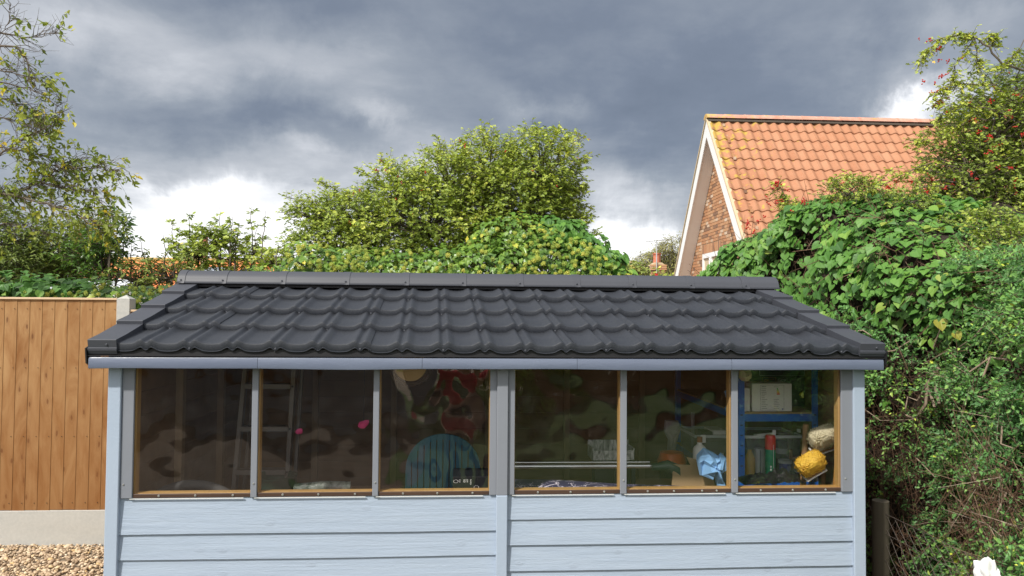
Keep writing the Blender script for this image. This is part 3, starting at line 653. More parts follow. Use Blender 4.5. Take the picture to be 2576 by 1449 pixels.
def _cl():
    n, L = m_clearp.node_tree.nodes, m_clearp.node_tree.links
    t = n.new('ShaderNodeBsdfTransparent'); t.inputs[0].default_value = (.9, .92, .94, 1); ms = n.new('ShaderNodeMixShader'); ms.inputs[0].default_value = .11
    L.new(t.outputs[0], ms.inputs[1]); L.new(n['Principled BSDF'].outputs[0], ms.inputs[2]); L.new(ms.outputs[0], n['Material Output'].inputs[0])
_cl()
m_red = P('red_plastic', (.55, .02, .03), .35); m_green = P('green_can_print', (.01, .22, .12), .35); m_blueTub = P('blue_tub', (.03, .06, .38), .35)
m_yel = P('yellow_plastic', (.70, .42, .03), .4); m_wood = P('turned_wood', (.33, .19, .09), .6, var=(20, (1, 1, .1), .5, (.24, .13, .06)))
m_orangew = P('orange_varnished_pine', (.58, .26, .04), .4, var=(20, (1, 1, .08), .6, (.42, .16, .02)))
m_bristle1 = P('cream_bristle', (.60, .54, .38), .85, var=(60, (1, 1, 1), .5, (.42, .36, .22))); m_bristle2 = P('yellow_bristle', (.72, .46, .05), .7, var=(60, (1, 1, 1), .5, (.52, .28, .02)))
m_bag = P('black_bin_bag', (.012, .012, .013), .22, bump=(18, (1, 1, 1), .8, .02)); m_pink = P('pink_cloth', (.80, .06, .26), .7)
m_gold = P('pale_wood_disc', (.62, .40, .17), .5, var=(8, (1, 1, .3), .5, (.5, .3, .1))); m_paint = P('paint_splashed_box', (.11, .115, .115), .5, var=[(26, (1, 1, .3), 1.0, (.55, .56, .55), 2.0)])
m_orange = P('orange_plastic', (.75, .14, .02), .4); m_hand = P('skin', (.55, .33, .24), .5)
def fab_extra(n, L, tc, cs, tex):
    w = n.new('ShaderNodeTexVoronoi'); w.feature = 'DISTANCE_TO_EDGE'; w.inputs['Scale'].default_value = 6
    mp = n.new('ShaderNodeMapping'); mp.inputs['Scale'].default_value = (1, 2.2, 2.2); t = tex(5, (1, 1, 1), rnd=False)
    ad = n.new('ShaderNodeVectorMath'); ad.operation = 'MULTIPLY_ADD'; L.new(tc.outputs['Object'], ad.inputs[2]); L.new(t, ad.inputs[0]); ad.inputs[1].default_value = (.5, .5, .5)
    L.new(ad.outputs[0], mp.inputs[0]); L.new(mp.outputs[0], w.inputs['Vector'])
    mr = n.new('ShaderNodeMapRange'); mr.inputs[1].default_value = .0; mr.inputs[2].default_value = .035; mr.inputs[3].default_value = 1; mr.inputs[4].default_value = 0; L.new(w.outputs['Distance'], mr.inputs[0])
    f = tex(3, (1, 1, 1), rnd=False); m2 = n.new('ShaderNodeMapRange'); m2.inputs[1].default_value = .42; m2.inputs[2].default_value = .55; L.new(f, m2.inputs[0])
    ml = n.new('ShaderNodeMath'); ml.operation = 'MULTIPLY'; L.new(mr.outputs[0], ml.inputs[0]); L.new(m2.outputs[0], ml.inputs[1])
    mx = n.new('ShaderNodeMix'); mx.data_type = 'RGBA'; L.new(ml.outputs[0], mx.inputs['Factor']); L.new(cs, mx.inputs['A']); mx.inputs['B'].default_value = (.80, .74, .86, 1)
    return mx.outputs['Result']
m_fab = mat('dark_blossom_print', (.035, .032, .075), .5, var=(4, (1, 1, 1), .5, (.07, .05, .16)), extra=fab_extra)
def XZ(px, py, Y): p = at(px, py, Y); return p[0], p[2]

# work bench that carries most of it
wb = thing('work_bench', 'wooden bench top inside the shed running under the right-hand windows', 'bench', (2.5, .3, 0))
MB().box(-.58, .55, -.22, .40, 1.045, 1.075).build('bench_top', m_inwall, wb, bevel=.003)
for x in (-.52, .46):
    for y in (-.15, .32): MB().box(x, x+.06, y, y+.06, .06, 1.045).build('leg', m_stud, wb)

# bicycle wheel
x, z = XZ(485, 1204, .33)
w = thing('bicycle_wheel', 'black-tyred bicycle wheel standing behind the leftmost window', 'wheel', (x, .33, z-.335))
def torus(R_, r, n=48, k=8, fl=1.0):
    mb = MB(); rings = []
    for i in range(n):
        a = 2*PI*i/n; rings.append([mb.bm.verts.new(((R_+r*math.cos(2*PI*j/k)*fl)*math.cos(a), r*math.sin(2*PI*j/k), (R_+r*math.cos(2*PI*j/k)*fl)*math.sin(a))) for j in range(k)])
    for i in range(n):
        for j in range(k): mb.bm.faces.new((rings[i][j], rings[(i+1) % n][j], rings[(i+1) % n][(j+1) % k], rings[i][(j+1) % k]))
    return mb
torus(.308, .027, 64, 10).build('tyre', m_rubber, w, smooth=True); torus(.270, .013, 56, 6).build('rim', m_rim, w, smooth=True)
A = []; B = []
for i in range(28):
    a = 2*PI*i/28; A.append((.02*math.cos(a+.6), .02*(-1)**i, .02*math.sin(a+.6))); B.append((.262*math.cos(a), 0, .262*math.sin(a)))
tubes('spokes', A, B, [.0011]*28, [.0011]*28, m_alu, w, kind=None)
MB().tube([(0, -.045, 0), (0, .045, 0)], .018, 10).build('hub', m_alu, w, smooth=True)
w.rotation_euler = (.06, 0, .08)
# step ladder
l0, l1 = at(612, 1000, .62), at(590, 1225, .62); r0, r1 = at(741, 935, .62), at(722, 1230, .62)
def ext(a, b, z): t = (z-a[2])/(b[2]-a[2]); return a+(b-a)*t
lad = thing('step_ladder', 'aluminium step ladder standing inside the shed behind the second window', 'ladder', (0, .62, 0))
def loc(p, o): return tuple(np.array(p)-np.array(o.location))
m_lad = P('dull_aluminium', (.19, .175, .16), .45, metal=.5)
for a, b in ((l0, l1), (r0, r1)):
    p, q = ext(a, b, 1.80), ext(a, b, .07)
    MB().prism([(p[0]-.011, p[2]), (p[0]+.011, p[2]), (q[0]+.011, q[2]), (q[0]-.011, q[2])], -.025, .025).build('side_rail', m_lad, lad, bevel=.002)
    MB().prism([(p[0]-.009, p[2]), (p[0]+.009, p[2]), (q[0]+.009, q[2]), (q[0]-.009, q[2])], .18, .20).build('rear_leg', m_lad, lad, bevel=.002)
for py in (971, 1077, 1185, 1300, 1420, 1545):
    zz = at(700, py, .62)[2]; a, b = ext(l0, l1, zz), ext(r0, r1, zz)
    st = MB().box(a[0]+.008, b[0]-.008, -.035, .035, zz-.014, zz+.014).build('step', m_lad, lad, bevel=.002)
    MB().lathe([(0, .003), (.006, .002), (.006, -.002)], 8, Matrix.Translation((b[0], -.027, zz)) @ Matrix.Rotation(PI/2, 4, 'X')).build('rivet', m_dark, st)
# pink scraps
for (px, py, Y, lb) in ((915, 1067, .5, 'bright pink crumpled cloth hanging beside the second upright'), (753, 1085, .55, 'small pink crumpled cloth beside the step ladder rail')):
    x, z = XZ(px, py, Y); s = .05 if px > 800 else .035
    mb = MB(); r = bmesh.ops.create_icosphere(mb.bm, subdivisions=2, radius=s*.6)
    for v in mb.bm.verts: v.co = Vector((v.co.x+.25*v.co.z, v.co.y*.35, v.co.z*.75))*(1+.35*mn.noise(v.co*60))
    o = mb.build('pink_cloth', m_pink, None, smooth=True); o.location = (x, Y, z); tagit(o, lb, 'cloth')
    MB().tube([(0, 0, s*.2), (.0, .0, 1.8-z)], .0015, 4).build('string', m_dark, o)
# green tub with bits behind window 2
x0, z0 = XZ(655, 1232, .5); x1, _ = XZ(722, 1232, .5)
o = thing('green_tub', 'dark green plastic tub low behind the second window', 'tub', ((x0+x1)/2, .5, z0-.1)); MB().lathe([(.0, -.12), (.09, -.12), (.115, .17), (.122, .17), (.122, .18), (.11, .18), (.085, -.11), (0, -.11)], 24).build('tub_body', m_dgreen, o, smooth=True)
x0, z0 = XZ(740, 1222, .4); x1, _ = XZ(880, 1222, .4)
o = MB().tube([(x0, .42, z0-.02), ((x0+x1)/2, .40, z0-.005), (x1, .42, z0-.012)], [.025, .03, .028], 12).build('wrapped_roll', mat('grey_green_wrapped_film', (.10, .14, .11), .25, var=(30, (1, 1, 1), .8, (.38, .42, .38)), bump=(30, (1, 1, 1), .8, .01)), smooth=True)
tagit(o, 'film-wrapped roll lying at sill height behind the second window', 'roll')
o = MB().box(x0-.1, x1+.05, .18, .36, z0-.062, z0-.045).build('red_mat', P('dull_red_mat', (.20, .02, .02), .7)); tagit(o, 'thin dull red mat lying behind the sill of the second window', 'mat')
sb = thing('low_table', 'low wooden table inside the shed under the left-hand windows', 'table', (1.0, .4, 0)); MB().box(-.40, .80, -.26, .25, z0-.085, z0-.064).build('table_top', m_inwall, sb)
for x in (-.36, .74):
    for y in (-.22, .2): MB().box(x, x+.04, y, y+.04, .06, z0-.085).build('leg', m_stud, sb)
# teal slotted chair back, window 3
xa, z_ = XZ(1018, 1180, .45); xb, _ = XZ(1209, 1180, .45); _, zt = XZ(1113, 1092, .45); cx, R0 = (xa+xb)/2, (xb-xa)/2
ch = thing('garden_chair', 'teal blue plastic chair with a round slotted back behind the third window', 'chair', (cx, .45, 0))
def chairback():
    mb = MB(); N = 11; sw = .0028; cz = zt-R0
    edges = [-R0+2*R0*(i)/(N+1) for i in range(N+2)]
    for a, b in zip(edges, edges[1:]):
        a2, b2 = a+sw*(a > -R0+.001), b-sw*(b < R0-.001); xs = [a2+(b2-a2)*k/4 for k in range(5)]
        top = [(x, cz+math.sqrt(max(R0*R0-x*x, 0))) for x in xs]
        yo = lambda x: .05*(x/R0)**2
        pts = [(x, yo(x), z) for x, z in top]+[(x, yo(x), cz-.26) for x in xs[::-1]]
        v = [mb.bm.verts.new(p) for p in pts]; f = mb.bm.faces.new(v)
        g = bmesh.ops.extrude_face_region(mb.bm, geom=[f]); bmesh.ops.translate(mb.bm, vec=(0, .012, 0), verts=[q for q in g['geom'] if isinstance(q, bmesh.types.BMVert)])
    # band above the slots: tie the slats together
    for z0_, z1_ in ((cz-.30, cz-.26),): mb.box(-R0*.98, R0*.98, .0, .06, z0_, z1_)
    n = 24
    for i in range(n):
        a0, a1 = PI*i/n, PI*(i+1)/n
        q = [(R0*math.cos(a0), cz+R0*math.sin(a0)), (R0*math.cos(a1), cz+R0*math.sin(a1)), ((R0-.03)*math.cos(a1), cz+(R0-.03)*math.sin(a1)), ((R0-.03)*math.cos(a0), cz+(R0-.03)*math.sin(a0))]
        yo = [.05*(p[0]/R0)**2 for p in q]
        mb.poly([(p[0], y+.003, p[1]) for p, y in zip(q, yo)]+[(p[0], y+.016, p[1]) for p, y in zip(q, yo)], [(0, 1, 2, 3), (7, 6, 5, 4), (0, 4, 5, 1), (2, 6, 7, 3)])
    return mb
chairback().build('backrest', m_teal, ch); MB().box(-R0, R0, -.38, .03, .44, .47).build('seat', m_teal, ch, bevel=.01)
MB().box(-R0*.95, R0*.95, .02, .05, .46, zt-R0-.26).build('back_support', m_teal, ch)
for x in (-R0+.02, R0-.06):
    for y in (-.36, .0): MB().box(x, x+.04, y, y+.04, .06, .44).build('leg', m_teal, ch)
# round pale disc with dark rings at the top of window 3
x, z = XZ(1033, 918, .28)
sv = thing('ringed_disc', 'round pale wooden disc with dark concentric rims hanging at the top of the third window', 'sieve', (x, .28, z))
MB().lathe([(0, .0), (.083, 0), (.083, .006), (0, .006)], 40, Matrix.Rotation(PI/2, 4, 'X')).build('disc', m_gold, sv, smooth=True)
for r in (.092, .101, .109): torus(r, .0035, 48, 6).build('rim', P('brown_rim', (.11, .06, .04), .4), sv, smooth=True)
MB().tube([(0, 0, .08), (0, .0, 1.86-z)], .0015, 4).build('string', m_dark, sv)
# black box with sideways lettering
xa, z0 = XZ(1139, 1227, .16); xb, z1 = XZ(1228, 1199, .16)
bo = thing('black_box', 'flat black box with white sideways lettering at the right of the third window', 'box', (xa, .16, z0-.02))
MB().box(0, xb-xa+.03, 0, .20, 0, z1-z0+.02).build('carton', m_dark, bo, bevel=.002)
for i, (s, b) in enumerate(((.009, 'THE'), (.016, '50'), (.011, 'DIY'), (.010, 'PAPER'))):
    text('lettering', b, s, (.028+i*.018+s*.4, -.0008, .062), m_white, bo, rot=(PI/2, PI/2, 0), align='LEFT')
mbx = MB()
for k, xx in enumerate((.015, .118)):
    n = 20
    for i in range(n):
        a, b = 2*PI*i/n, 2*PI*(i+1)/n
        mbx.poly([(xx+.013*math.cos(t)*rr, -.0008, .052-.030*k+.008*math.sin(t)*rr) for t, rr in ((a, 1), (b, 1), (b, .86), (a, .86))], [(0, 1, 2, 3)])
mbx.build('oval_mark', m_white, bo)
pd = thing('box_stand', 'dark crate under the lettered black box', 'crate', ((xa+xb)/2, .27, z0-.02)); MB().box(-.09, .09, -.09, .12, -.16, -.001).build('crate_body', m_dark, pd)
for x in (-.07, .05): MB().box(x, x+.02, -.07, .1, -(z0-.02)+.06, -.16).build('leg', m_dark, pd)
# ladder rails lying lengthwise, windows 4 and 5
for (pxa, pxb, py, r, lb) in ((1250, 1679, 1174, .0125, 'thick round aluminium pole lying across the fourth and fifth windows'), (1250, 1640, 1164, .006, 'thin aluminium pole lying above the thick one')):
    xa, z = XZ(pxa, py, .42 if r > .01 else .47); xb, _ = XZ(pxb, py+2, .42); Y = .42 if r > .01 else .47
    o = thing('aluminium_pole', lb, 'pole', (xa, Y, z)); MB().tube([(0, 0, 0), (xb-xa, 0, -.002)], r, 12).build('tube', m_alu, o, smooth=True)
    MB().tube([(xb-xa, 0, -.002), (xb-xa+.004, 0, -.002)], r*.8, 10).build('end_plug', m_dark, o)
    MB().box(.05, .07, -.01, .01, 1.075-z, -r).build('rest', m_dark, o); MB().box(xb-xa-.2, xb-xa-.18, -.01, .01, 1.075-z, -r).build('rest', m_dark, o)
# printed fabric board
fb = MB(); 
xa, za = XZ(1288, 1199, .22); xb, zb2 = XZ(1815, 1216, .22); n = 26; rows = []
for i in range(n+1):
    t = i/n; x = xa+(xb-xa)*t; h = (za-1.10)*(1-t)**.7*1.0+.035*t+.004*math.sin(t*9); wd = .13*(1-t**3)+.01
    rows.append([fb.bm.verts.new((x, .22+wd*math.cos(a), 1.082+max(h, .02)*max(math.sin(a), -.1))) for a in [PI*k/9 for k in range(10)]])
for p, q in zip(rows, rows[1:]):
    for k in range(9): fb.bm.faces.new((p[k], q[k], q[k+1], p[k+1]))
fb.bm.faces.new(rows[0]); fb.bm.faces.new(rows[-1][::-1])
o = fb.build('ironing_board', m_fab, smooth=True); tagit(o, 'dark blossom-patterned fabric-covered board lying along the sill of the fourth and fifth windows', 'board')
# paint-splashed tray
xa, z0 = XZ(1490, 1160, .55); xb, z1 = XZ(1597, 1118, .55)
o = thing('paint_tray', 'black tray splashed with white paint between the fourth and fifth windows', 'tray', (xa, .55, z0))
tb = MB(); d_ = .09
for b in ((0, xb-xa, 0, .008, 0, .058), (0, xb-xa, d_+.06, d_+.068, 0, z1-z0), (0, .008, 0, d_+.068, 0, .07), (xb-xa-.008, xb-xa, 0, d_+.068, 0, .07), (0, xb-xa, 0, d_+.068, 0, .006)): tb.box(*b)
tb.build('tray_body', m_paint, o, bevel=.002); MB().box(.02, xb-xa-.02, .02, .12, 1.075-z0, -.001).build('tray_support', m_dark, o)
# cardboard, towel, chair arm
def slab(name, pts, Y, th, mt, lb, cat, lean_=0.0):
    q = [XZ(px, py, Y) for px, py in pts]; zb_ = min(z for _, z in q)
    mb = MB(); n = len(q)
    v = [(x, Y+lean_*(z-zb_), z) for x, z in q]+[(x, Y+th+lean_*(z-zb_), z) for x, z in q]
    mb.poly(v, [tuple(range(n)), tuple(range(2*n-1, n-1, -1))]+[(i, i+n, (i+1) % n+n, (i+1) % n) for i in range(n)])
    o = mb.build(name, mt); tagit(o, lb, cat); return o
slab('cardboard', [(1690, 1226), (1697, 1170), (1740, 1172), (1731, 1152), (1762, 1160), (1790, 1185), (1800, 1226)], .36, .01, m_cardb, 'torn brown cardboard flap beside the blue paper towel', 'cardboard', .15)
def crumple(name, pts, Y, depth, mt, lb, cat, amp=.02, seed=1, hang=None):
    q = [XZ(px, py, Y) for px, py in pts]; cx = sum(a for a, _ in q)/len(q); cz = sum(b for _, b in q)/len(q)
    mb = MB(); rings = []
    for j, f in enumerate((1, .93, .7, .4, .12)):
        dy = -depth*[0, .35, .7, .95, 1][j]
        rings.append([mb.bm.verts.new((cx+(x-cx)*f, Y+dy+amp*mn.noise(Vector((x*25+seed, z*25, j*3.1)))*(1 if j else .2), cz+(z-cz)*f)) for x, z in q])
    n = len(q)
    for a, b in zip(rings, rings[1:]):
        for k in range(n): mb.bm.faces.new((a[k], a[(k+1) % n], b[(k+1) % n], b[k]))
    mb.bm.faces.new(rings[-1]); mb.bm.faces.new(rings[0][::-1])
    o = mb.build(name, mt); tagit(o, lb, cat); return o
crumple('paper_towel', [(1760, 1195), (1752, 1160), (1752, 1145), (1770, 1126), (1795, 1138), (1806, 1146), (1812, 1138), (1826, 1150), (1826, 1180), (1812, 1192), (1824, 1231), (1805, 1232), (1796, 1195), (1787, 1205)], .30, .06, m_tissue, 'large crumpled blue paper towel in the fifth window', 'paper towel', .05, 3)
crumple('paper_towel', [(1836, 1010), (1826, 1000), (1822, 985), (1838, 972), (1860, 975), (1862, 1000), (1846, 1015), (1843, 1040), (1828, 1042), (1822, 1025)], .55, .04, m_tissue, 'small blue paper towel hanging from the blue shelf', 'paper towel', .03, 9)
x0, z0 = XZ(1672, 1172, .40); p = [XZ(a, b, .40) for a, b in ((1640, 1175), (1680, 1171), (1700, 1180), (1712, 1200), (1722, 1228))]
o = MB().tube([(a, .40, b) for a, b in p], [.018, .03, .032, .03, .03], 10).build('chair_arm', m_dgreen, smooth=True); tagit(o, 'dark green curved plastic chair arm beside the torn cardboard', 'chair arm')
# clear crates, bottle, in window 5
def crate(name, xa, ya, xb, yb, Y, dep, lb, mt=m_clearp):
    x0, z0 = XZ(xa, yb, Y); x1, z1 = XZ(xb, ya, Y); o = thing(name, lb, 'box', (x0, Y, z0)); w_, h_ = x1-x0, z1-z0; th = .004; t_ = .012
    mb = MB()
    mb.poly([(t_, 0, 0), (w_-t_, 0, 0), (w_-t_, dep, 0), (t_, dep, 0), (0, -.004, h_), (w_, -.004, h_), (w_, dep+.004, h_), (0, dep+.004, h_)], [(3, 2, 1, 0), (0, 1, 5, 4), (1, 2, 6, 5), (2, 3, 7, 6), (3, 0, 4, 7)])
    b = link('box_body', mb.mesh('box_body', mt), o); md = b.modifiers.new('thick', 'SOLIDIFY'); md.thickness = th
    rm = MB(); rm.box(-.008, w_+.008, -.012, -.004, h_-.012, h_+.003); rm.box(-.008, w_+.008, dep+.004, dep+.012, h_-.012, h_+.003); rm.box(-.012, -.004, -.012, dep+.012, h_-.0125, h_+.0025); rm.box(w_+.004, w_+.012, -.012, dep+.012, h_-.0125, h_+.0025); rm.build('rim', P('cloudy_rim', (.42, .45, .47), .4), o)
    return o, w_, h_
o, w_, h_ = crate('storage_crate', 1752, 1095, 1842, 1190, .68, .3, 'grey clear crate beside the bottle with green lettering')
cl = MB().box(.02, .05, -.02, -.012, h_-.04, h_+.006).build('clip', m_white, o, bevel=.002); MB().box(w_-.1, w_-.02, .05, .2, h_-.005, h_+.02).build('lid_scrap', m_white, o); MB().box(.05, .12, .05, .15, h_-.02, h_+.012).build('lid_scrap', m_dark, o)
MB().lathe([(0, 0), (.022, 0), (.022, .06), (.012, .09), (.012, .1), (0, .1)], 14, Matrix.Translation((w_-.05, .03, .008))).build('spray_bottle', m_white, o, smooth=True); MB().lathe([(0, .06), (.0225, .06), (.0225, .09), (0, .09)], 14, Matrix.Translation((w_-.05, .03, .008))).build('red_label', m_red, o, smooth=True)
MB().box(.0, w_, .0, .3, 1.075-(XZ(1752, 1190, .68)[1]), -.002).build('crate_stand', m_inwall, o)
x, z0 = XZ(1760, 1190, .58); _, z1 = XZ(1796, 1112, .58)
o = thing('bottle', 'white bottle with green lettering nol in the fifth window', 'bottle', (x+.0, .58, z0)); h = z1-z0
MB().lathe([(0, 0), (.036, 0), (.038, .01), (.038, h*.78), (.03, h*.86), (.014, h*.93), (.014, h), (0, h)], 20).build('bottle_body', m_white, o, smooth=True)
MB().lathe([(0, h), (.016, h), (.016, h+.03), (0, h+.03)], 16).build('cap', P('brown_cap', (.25, .08, .03), .4), o, smooth=True); text('lettering', 'nol', .04, (-.026, -.040, h*.5), P('green_ink', (.01, .12, .04), .5), o)
MB().box(-.03, .03, -.03, .03, 1.075-z0, 0).build('bottle_stand', m_inwall, o)
for (px, ya, yb, Y, r, mt, lb) in ((1575+187, 1100, 1240, 1.2, .012, m_alu, 'grey upright pole deep in the shed behind the fifth window'),):
    x, z1 = XZ(1743, 1038, 1.3); o = MB().tube([(x, 1.3, .06), (x, 1.3, z1)], .012, 8).build('upright_pole', P('grey_pole', (.42, .40, .38), .6)); tagit(o, lb, 'pole')
x, z = XZ(1690, 1150, .9); o = MB().lathe([(0, 0), (.08, .0), (.09, .05), (.07, .10), (0, .115)], 20, Matrix.Translation((x, .9, z-.07))).build('orange_bowl', m_orange, smooth=True); tagit(o, 'orange rounded plastic bowl low at the back behind the fifth window', 'bowl')
MB().box(-.06+x, .06+x, .84, .96, .06, z-.07).build('bowl_stand', m_dark, o)
crumple('plastic_bag', [(1672, 1056), (1706, 1058), (1712, 1075), (1702, 1110), (1697, 1144), (1678, 1142), (1680, 1105), (1670, 1085)], 1.1, .04, P('pale_bag', (.36, .34, .33), .5), 'pale plastic bag hanging at the back behind the fifth window', 'bag', .03, 4)
# blue shelving unit
xa, _ = XZ(1858, 1100, .36); xb, _ = XZ(2058, 1100, .36); ZS = XZ(1950, 1038, .36)[1]; ZS2 = XZ(1950, 1204, .36)[1]-.012
sh = thing('shelving_unit', 'blue steel shelving unit running back behind the sixth window', 'shelves', (xa, .36, 0)); w_ = xb-xa; dp = 1.15
for x in (0, w_-.034):
    for y in (0, dp):
        u = MB(); u.box(x, x+.034, y, y+.003, .06, 1.86-.01); u.box(x if x == 0 else x+.031, x+.003 if x == 0 else x+.034, y+.003, y+.034, .06, 1.85)
        po = u.build('upright', m_shelf, sh)
        if y == 0:
            for k in range(20): MB().box(x+.010, x+.024, -.0012, .0, .50+k*.055, .506+k*.055).build('slot', m_dark, po) if .9 < .50+k*.055 < 1.5 else None
for z in (ZS, ZS2, .55):
    MB().box(.034, w_-.034, .002, .006, z-.048, z-.008).build('front_beam', m_shelf, sh); MB().box(.034, w_-.034, dp+.02, dp+.024, z-.045, z-.008).build('front_beam', m_shelf, sh)
    MB().box(.0, .004, .034, dp, z-.045, z-.008).build('side_beam', m_shelf, sh); MB().box(w_-.004, w_, .034, dp, z-.045, z-.008).build('side_beam', m_shelf, sh)
    MB().box(.005, w_-.005, .007, dp+.018, z-.0085, z+.0005).build('shelf_board', m_cardb, sh)
# shelf load
def item(name, lb, cat, px0, py0, px1, py1, Y, dep, mt, z=None, part='carton'):
    x0, z0 = XZ(px0, py1, Y); x1, z1 = XZ(px1, py0, Y); z0 = z if z is not None else z0
    o = thing(name, lb, cat, (x0, Y, z0)); MB().box(0, x1-x0, 0, dep, 0, z1-z0).build(part, mt, o, bevel=.002); return o, x1-x0, z1-z0
o, w1, h1 = item('white_box', 'white carton with a printed data sheet standing on the blue shelf', 'box', 1892, 965, 1992, 1035, .40, .12, m_white, ZS+.001)
x0, x1, z0, z1 = w1*.21, w1*.80, h1*.04, h1*.94; fr = MB()
for b in ((x0, x1, z1-.0008, z1), (x0, x1, z0, z0+.0008), (x0, x0+.0008, z0, z1), (x1-.0008, x1, z0, z1)): fr.box(b[0], b[1], -.0012, -.0002, b[2], b[3])
R2 = random.Random(3)
for col in (0, 1):
    for k in range(13):
        if col == 1 and 1 <= k <= 6: continue
        zz = z1-.010-k*.0098; xx = x0+.006+col*(x1-x0)*.52; fr.box(xx, xx+R2.uniform(.018, .034), -.0012, -.0002, zz, zz+.0018)
fr.build('printed_sheet', m_print, o)
for k, c in enumerate(((.02, .35, .08), (.25, .5, .05), (.75, .6, .05), (.8, .35, .03), (.75, .05, .03))): MB().box(w1*.62, w1*.62+.006+.0028*k, -.0014, -.0002, h1*.80-k*.0075, h1*.80-k*.0075+.006).build('energy_bar', P('energy_bar', c, .5), o)
MB().box(x1-.012, x1-.004, -.0014, -.0002, z0+.004, z0+.010).build('blue_mark', m_blueTub, o); text('lettering', 'model  type', .005, (x0+.008, -.001, z1-.008), m_print, o)
item('white_box', 'narrow blank white carton left of the printed one on the blue shelf', 'box', 1872, 977, 1887, 1034, .40, .10, m_white, ZS+.001)
o, w1, h1 = item('black_case', 'large black case lettered GK and GMC behind the white cartons', 'case', 1885, 926, 2038, 1036, .60, .25, m_dark, ZS+.001)
m_gk = P('orange_print', (.60, .26, .04), .5); m_silv = P('silver_print', (.50, .50, .50), .4)
def on_case(px, py, Y=.598): p = at(px, py, Y); return p[0]-o.location.x, p[2]-o.location.z
gx, gz = on_case(1922, 960); text('lettering', 'GK', .020, (gx, -.0015, gz), m_gk, o, xs=1.2); text('lettering', 'AUDIO', .007, (gx+.036, -.0015, gz+.008), m_gk, o)
fr = MB(); a0, b0 = on_case(1918, 963); a1, b1 = on_case(1952, 950)
for b in ((a0, a1, b1, b1+.001), (a0, a1, b0, b0+.001), (a0, a0+.001, b0, b1), (a1-.001, a1, b0, b1)): fr.box(b[0], b[1], -.0014, -.0002, b[2], b[3])
fr.build('logo_outline', m_gk, o)
gx, gz = on_case(1956, 959); text('lettering', 'GMC', .020, (gx, -.0015, gz), m_silv, o, xs=1.45)
fr = MB(); a0, b0 = on_case(1911, 945); a1, b1 = on_case(2024, 920)
for b in ((a0, a1, b0, b0+.0015), (a0, a0+.0015, b0, b1), (a1-.0015, a1, b0, b1)): fr.box(b[0], b[1], -.0014, -.0002, b[2], b[3])
fr.build('panel_outline', m_silv, o)
x, z = XZ(1873, 940, .30)
o = crumple('cardboard_roll', [(1858, 925), (1884, 925), (1888, 935), (1886, 952), (1878, 960), (1866, 958), (1858, 950)], .33, .05, P('beige_paper', (.50, .42, .30), .8), 'crumpled beige paper wrapped round the top of the blue upright', 'paper', .02, 5)
# translucent box and its contents
so_, bw, bh = crate('storage_box', 1876, 1097, 2014, 1205, .40, .26, 'clear plastic box full of cans and tubs on the lower blue shelf'); so_.location.z = ZS2+.004
bz = ZS2+.01
def can(name, lb, cat, px, Y, prof, mt, parts=()):
    x = at(px, 1150, Y)[0]; o = thing(name, lb, cat, (x, Y, bz)); MB().lathe(prof, 22).build('body', mt, o, smooth=True)
    for n_, pr, m_ in parts: MB().lathe(pr, 22).build(n_, m_, o, smooth=True)
    return o
o = can('spray_can', 'red-capped green spray can inside the clear box', 'spray can', 1935, .375, [(0, 0), (.024, 0), (.027, .006), (.027, .16), (.024, .168), (0, .168)], m_green, (('cap', [(0, .168), (.0275, .162), (.0285, .225), (.024, .238), (0, .242)], m_red), ('base_band', [(.0272, .004), (.0278, .004), (.0278, .014), (.0272, .014)], m_red)))
MB().tube([(.006, -.030, .01), (.004, -.030, .19)], .0012, 5).build('straw', m_white, o)
for k in (.052, .068): MB().box(-.014, -.005, -.0285, -.0275, k, k+.009, ).build('hazard_mark', m_white, o)
o.location.y = .36
o = can('tub', 'blue tub with a white lid inside the clear box', 'tub', 1975, .44, [(0, 0), (.032, 0), (.034, .07), (0, .07)], m_blueTub, (('lid', [(0, .07), (.037, .07), (.037, .086), (0, .086)], m_white),))
for k in range(7): MB().box(-.005, .02-R2.uniform(0, .006), -.0355, -.0335, .015+k*.007, .017+k*.007).build('print_line', m_white, o)
can('yellow_bottle', 'yellow bottle at the left of the clear box', 'bottle', 1886, .46, [(0, 0), (.03, 0), (.03, .09), (.012, .13), (.012, .14), (0, .14)], m_yel)
o = can('white_carton', 'white carton second from the left in the clear box', 'carton', 1911, .47, [(0, 0), (.030, 0), (.030, .145), (0, .145)], m_white); MB().box(-.012, -.006, -.031, -.029, .0, .14).build('dark_stripe', m_print, o)
can('dark_can', 'dark can with pale label behind the blue tub', 'can', 1966, .56, [(0, 0), (.032, 0), (.032, .17), (0, .175)], P('dark_grey_can', (.08, .08, .09), .4), (('label', [(.0322, .10), (.0328, .10), (.0328, .13), (.0322, .13)], m_white),))
can('orange_tube', 'narrow orange tube behind the blue tub', 'tube', 1990, .52, [(0, 0), (.010, 0), (.010, .125), (0, .13)], m_orange)
can('red_white_can', 'red and white can at the right of the clear box', 'can', 2003, .52, [(0, 0), (.028, 0), (.028, .06), (0, .06)], m_white, (('top_band', [(0, .06), (.0282, .06), (.0282, .09), (0, .09)], m_red),))
for (a, b, Y, rz, lb) in ((1925, 1094, .42, .15, 'white flat tool lying over the left of the clear box'), (1985, 1090, .5, -.1, 'grey flat tool with a white cap lying over the clear box')):
    x, z = XZ(a, b, Y); o = thing('flat_tool', lb, 'tool', (x, Y, z), rot=(0, -.05, rz)); MB().box(-.06, .06, -.01, .02, -.006, .006).build('blade', m_white if a < 1950 else m_rim, o, bevel=.002); MB().tube([(.055, 0, .004), (.055, 0, .022)], .011, 10).build('cap', m_white, o)
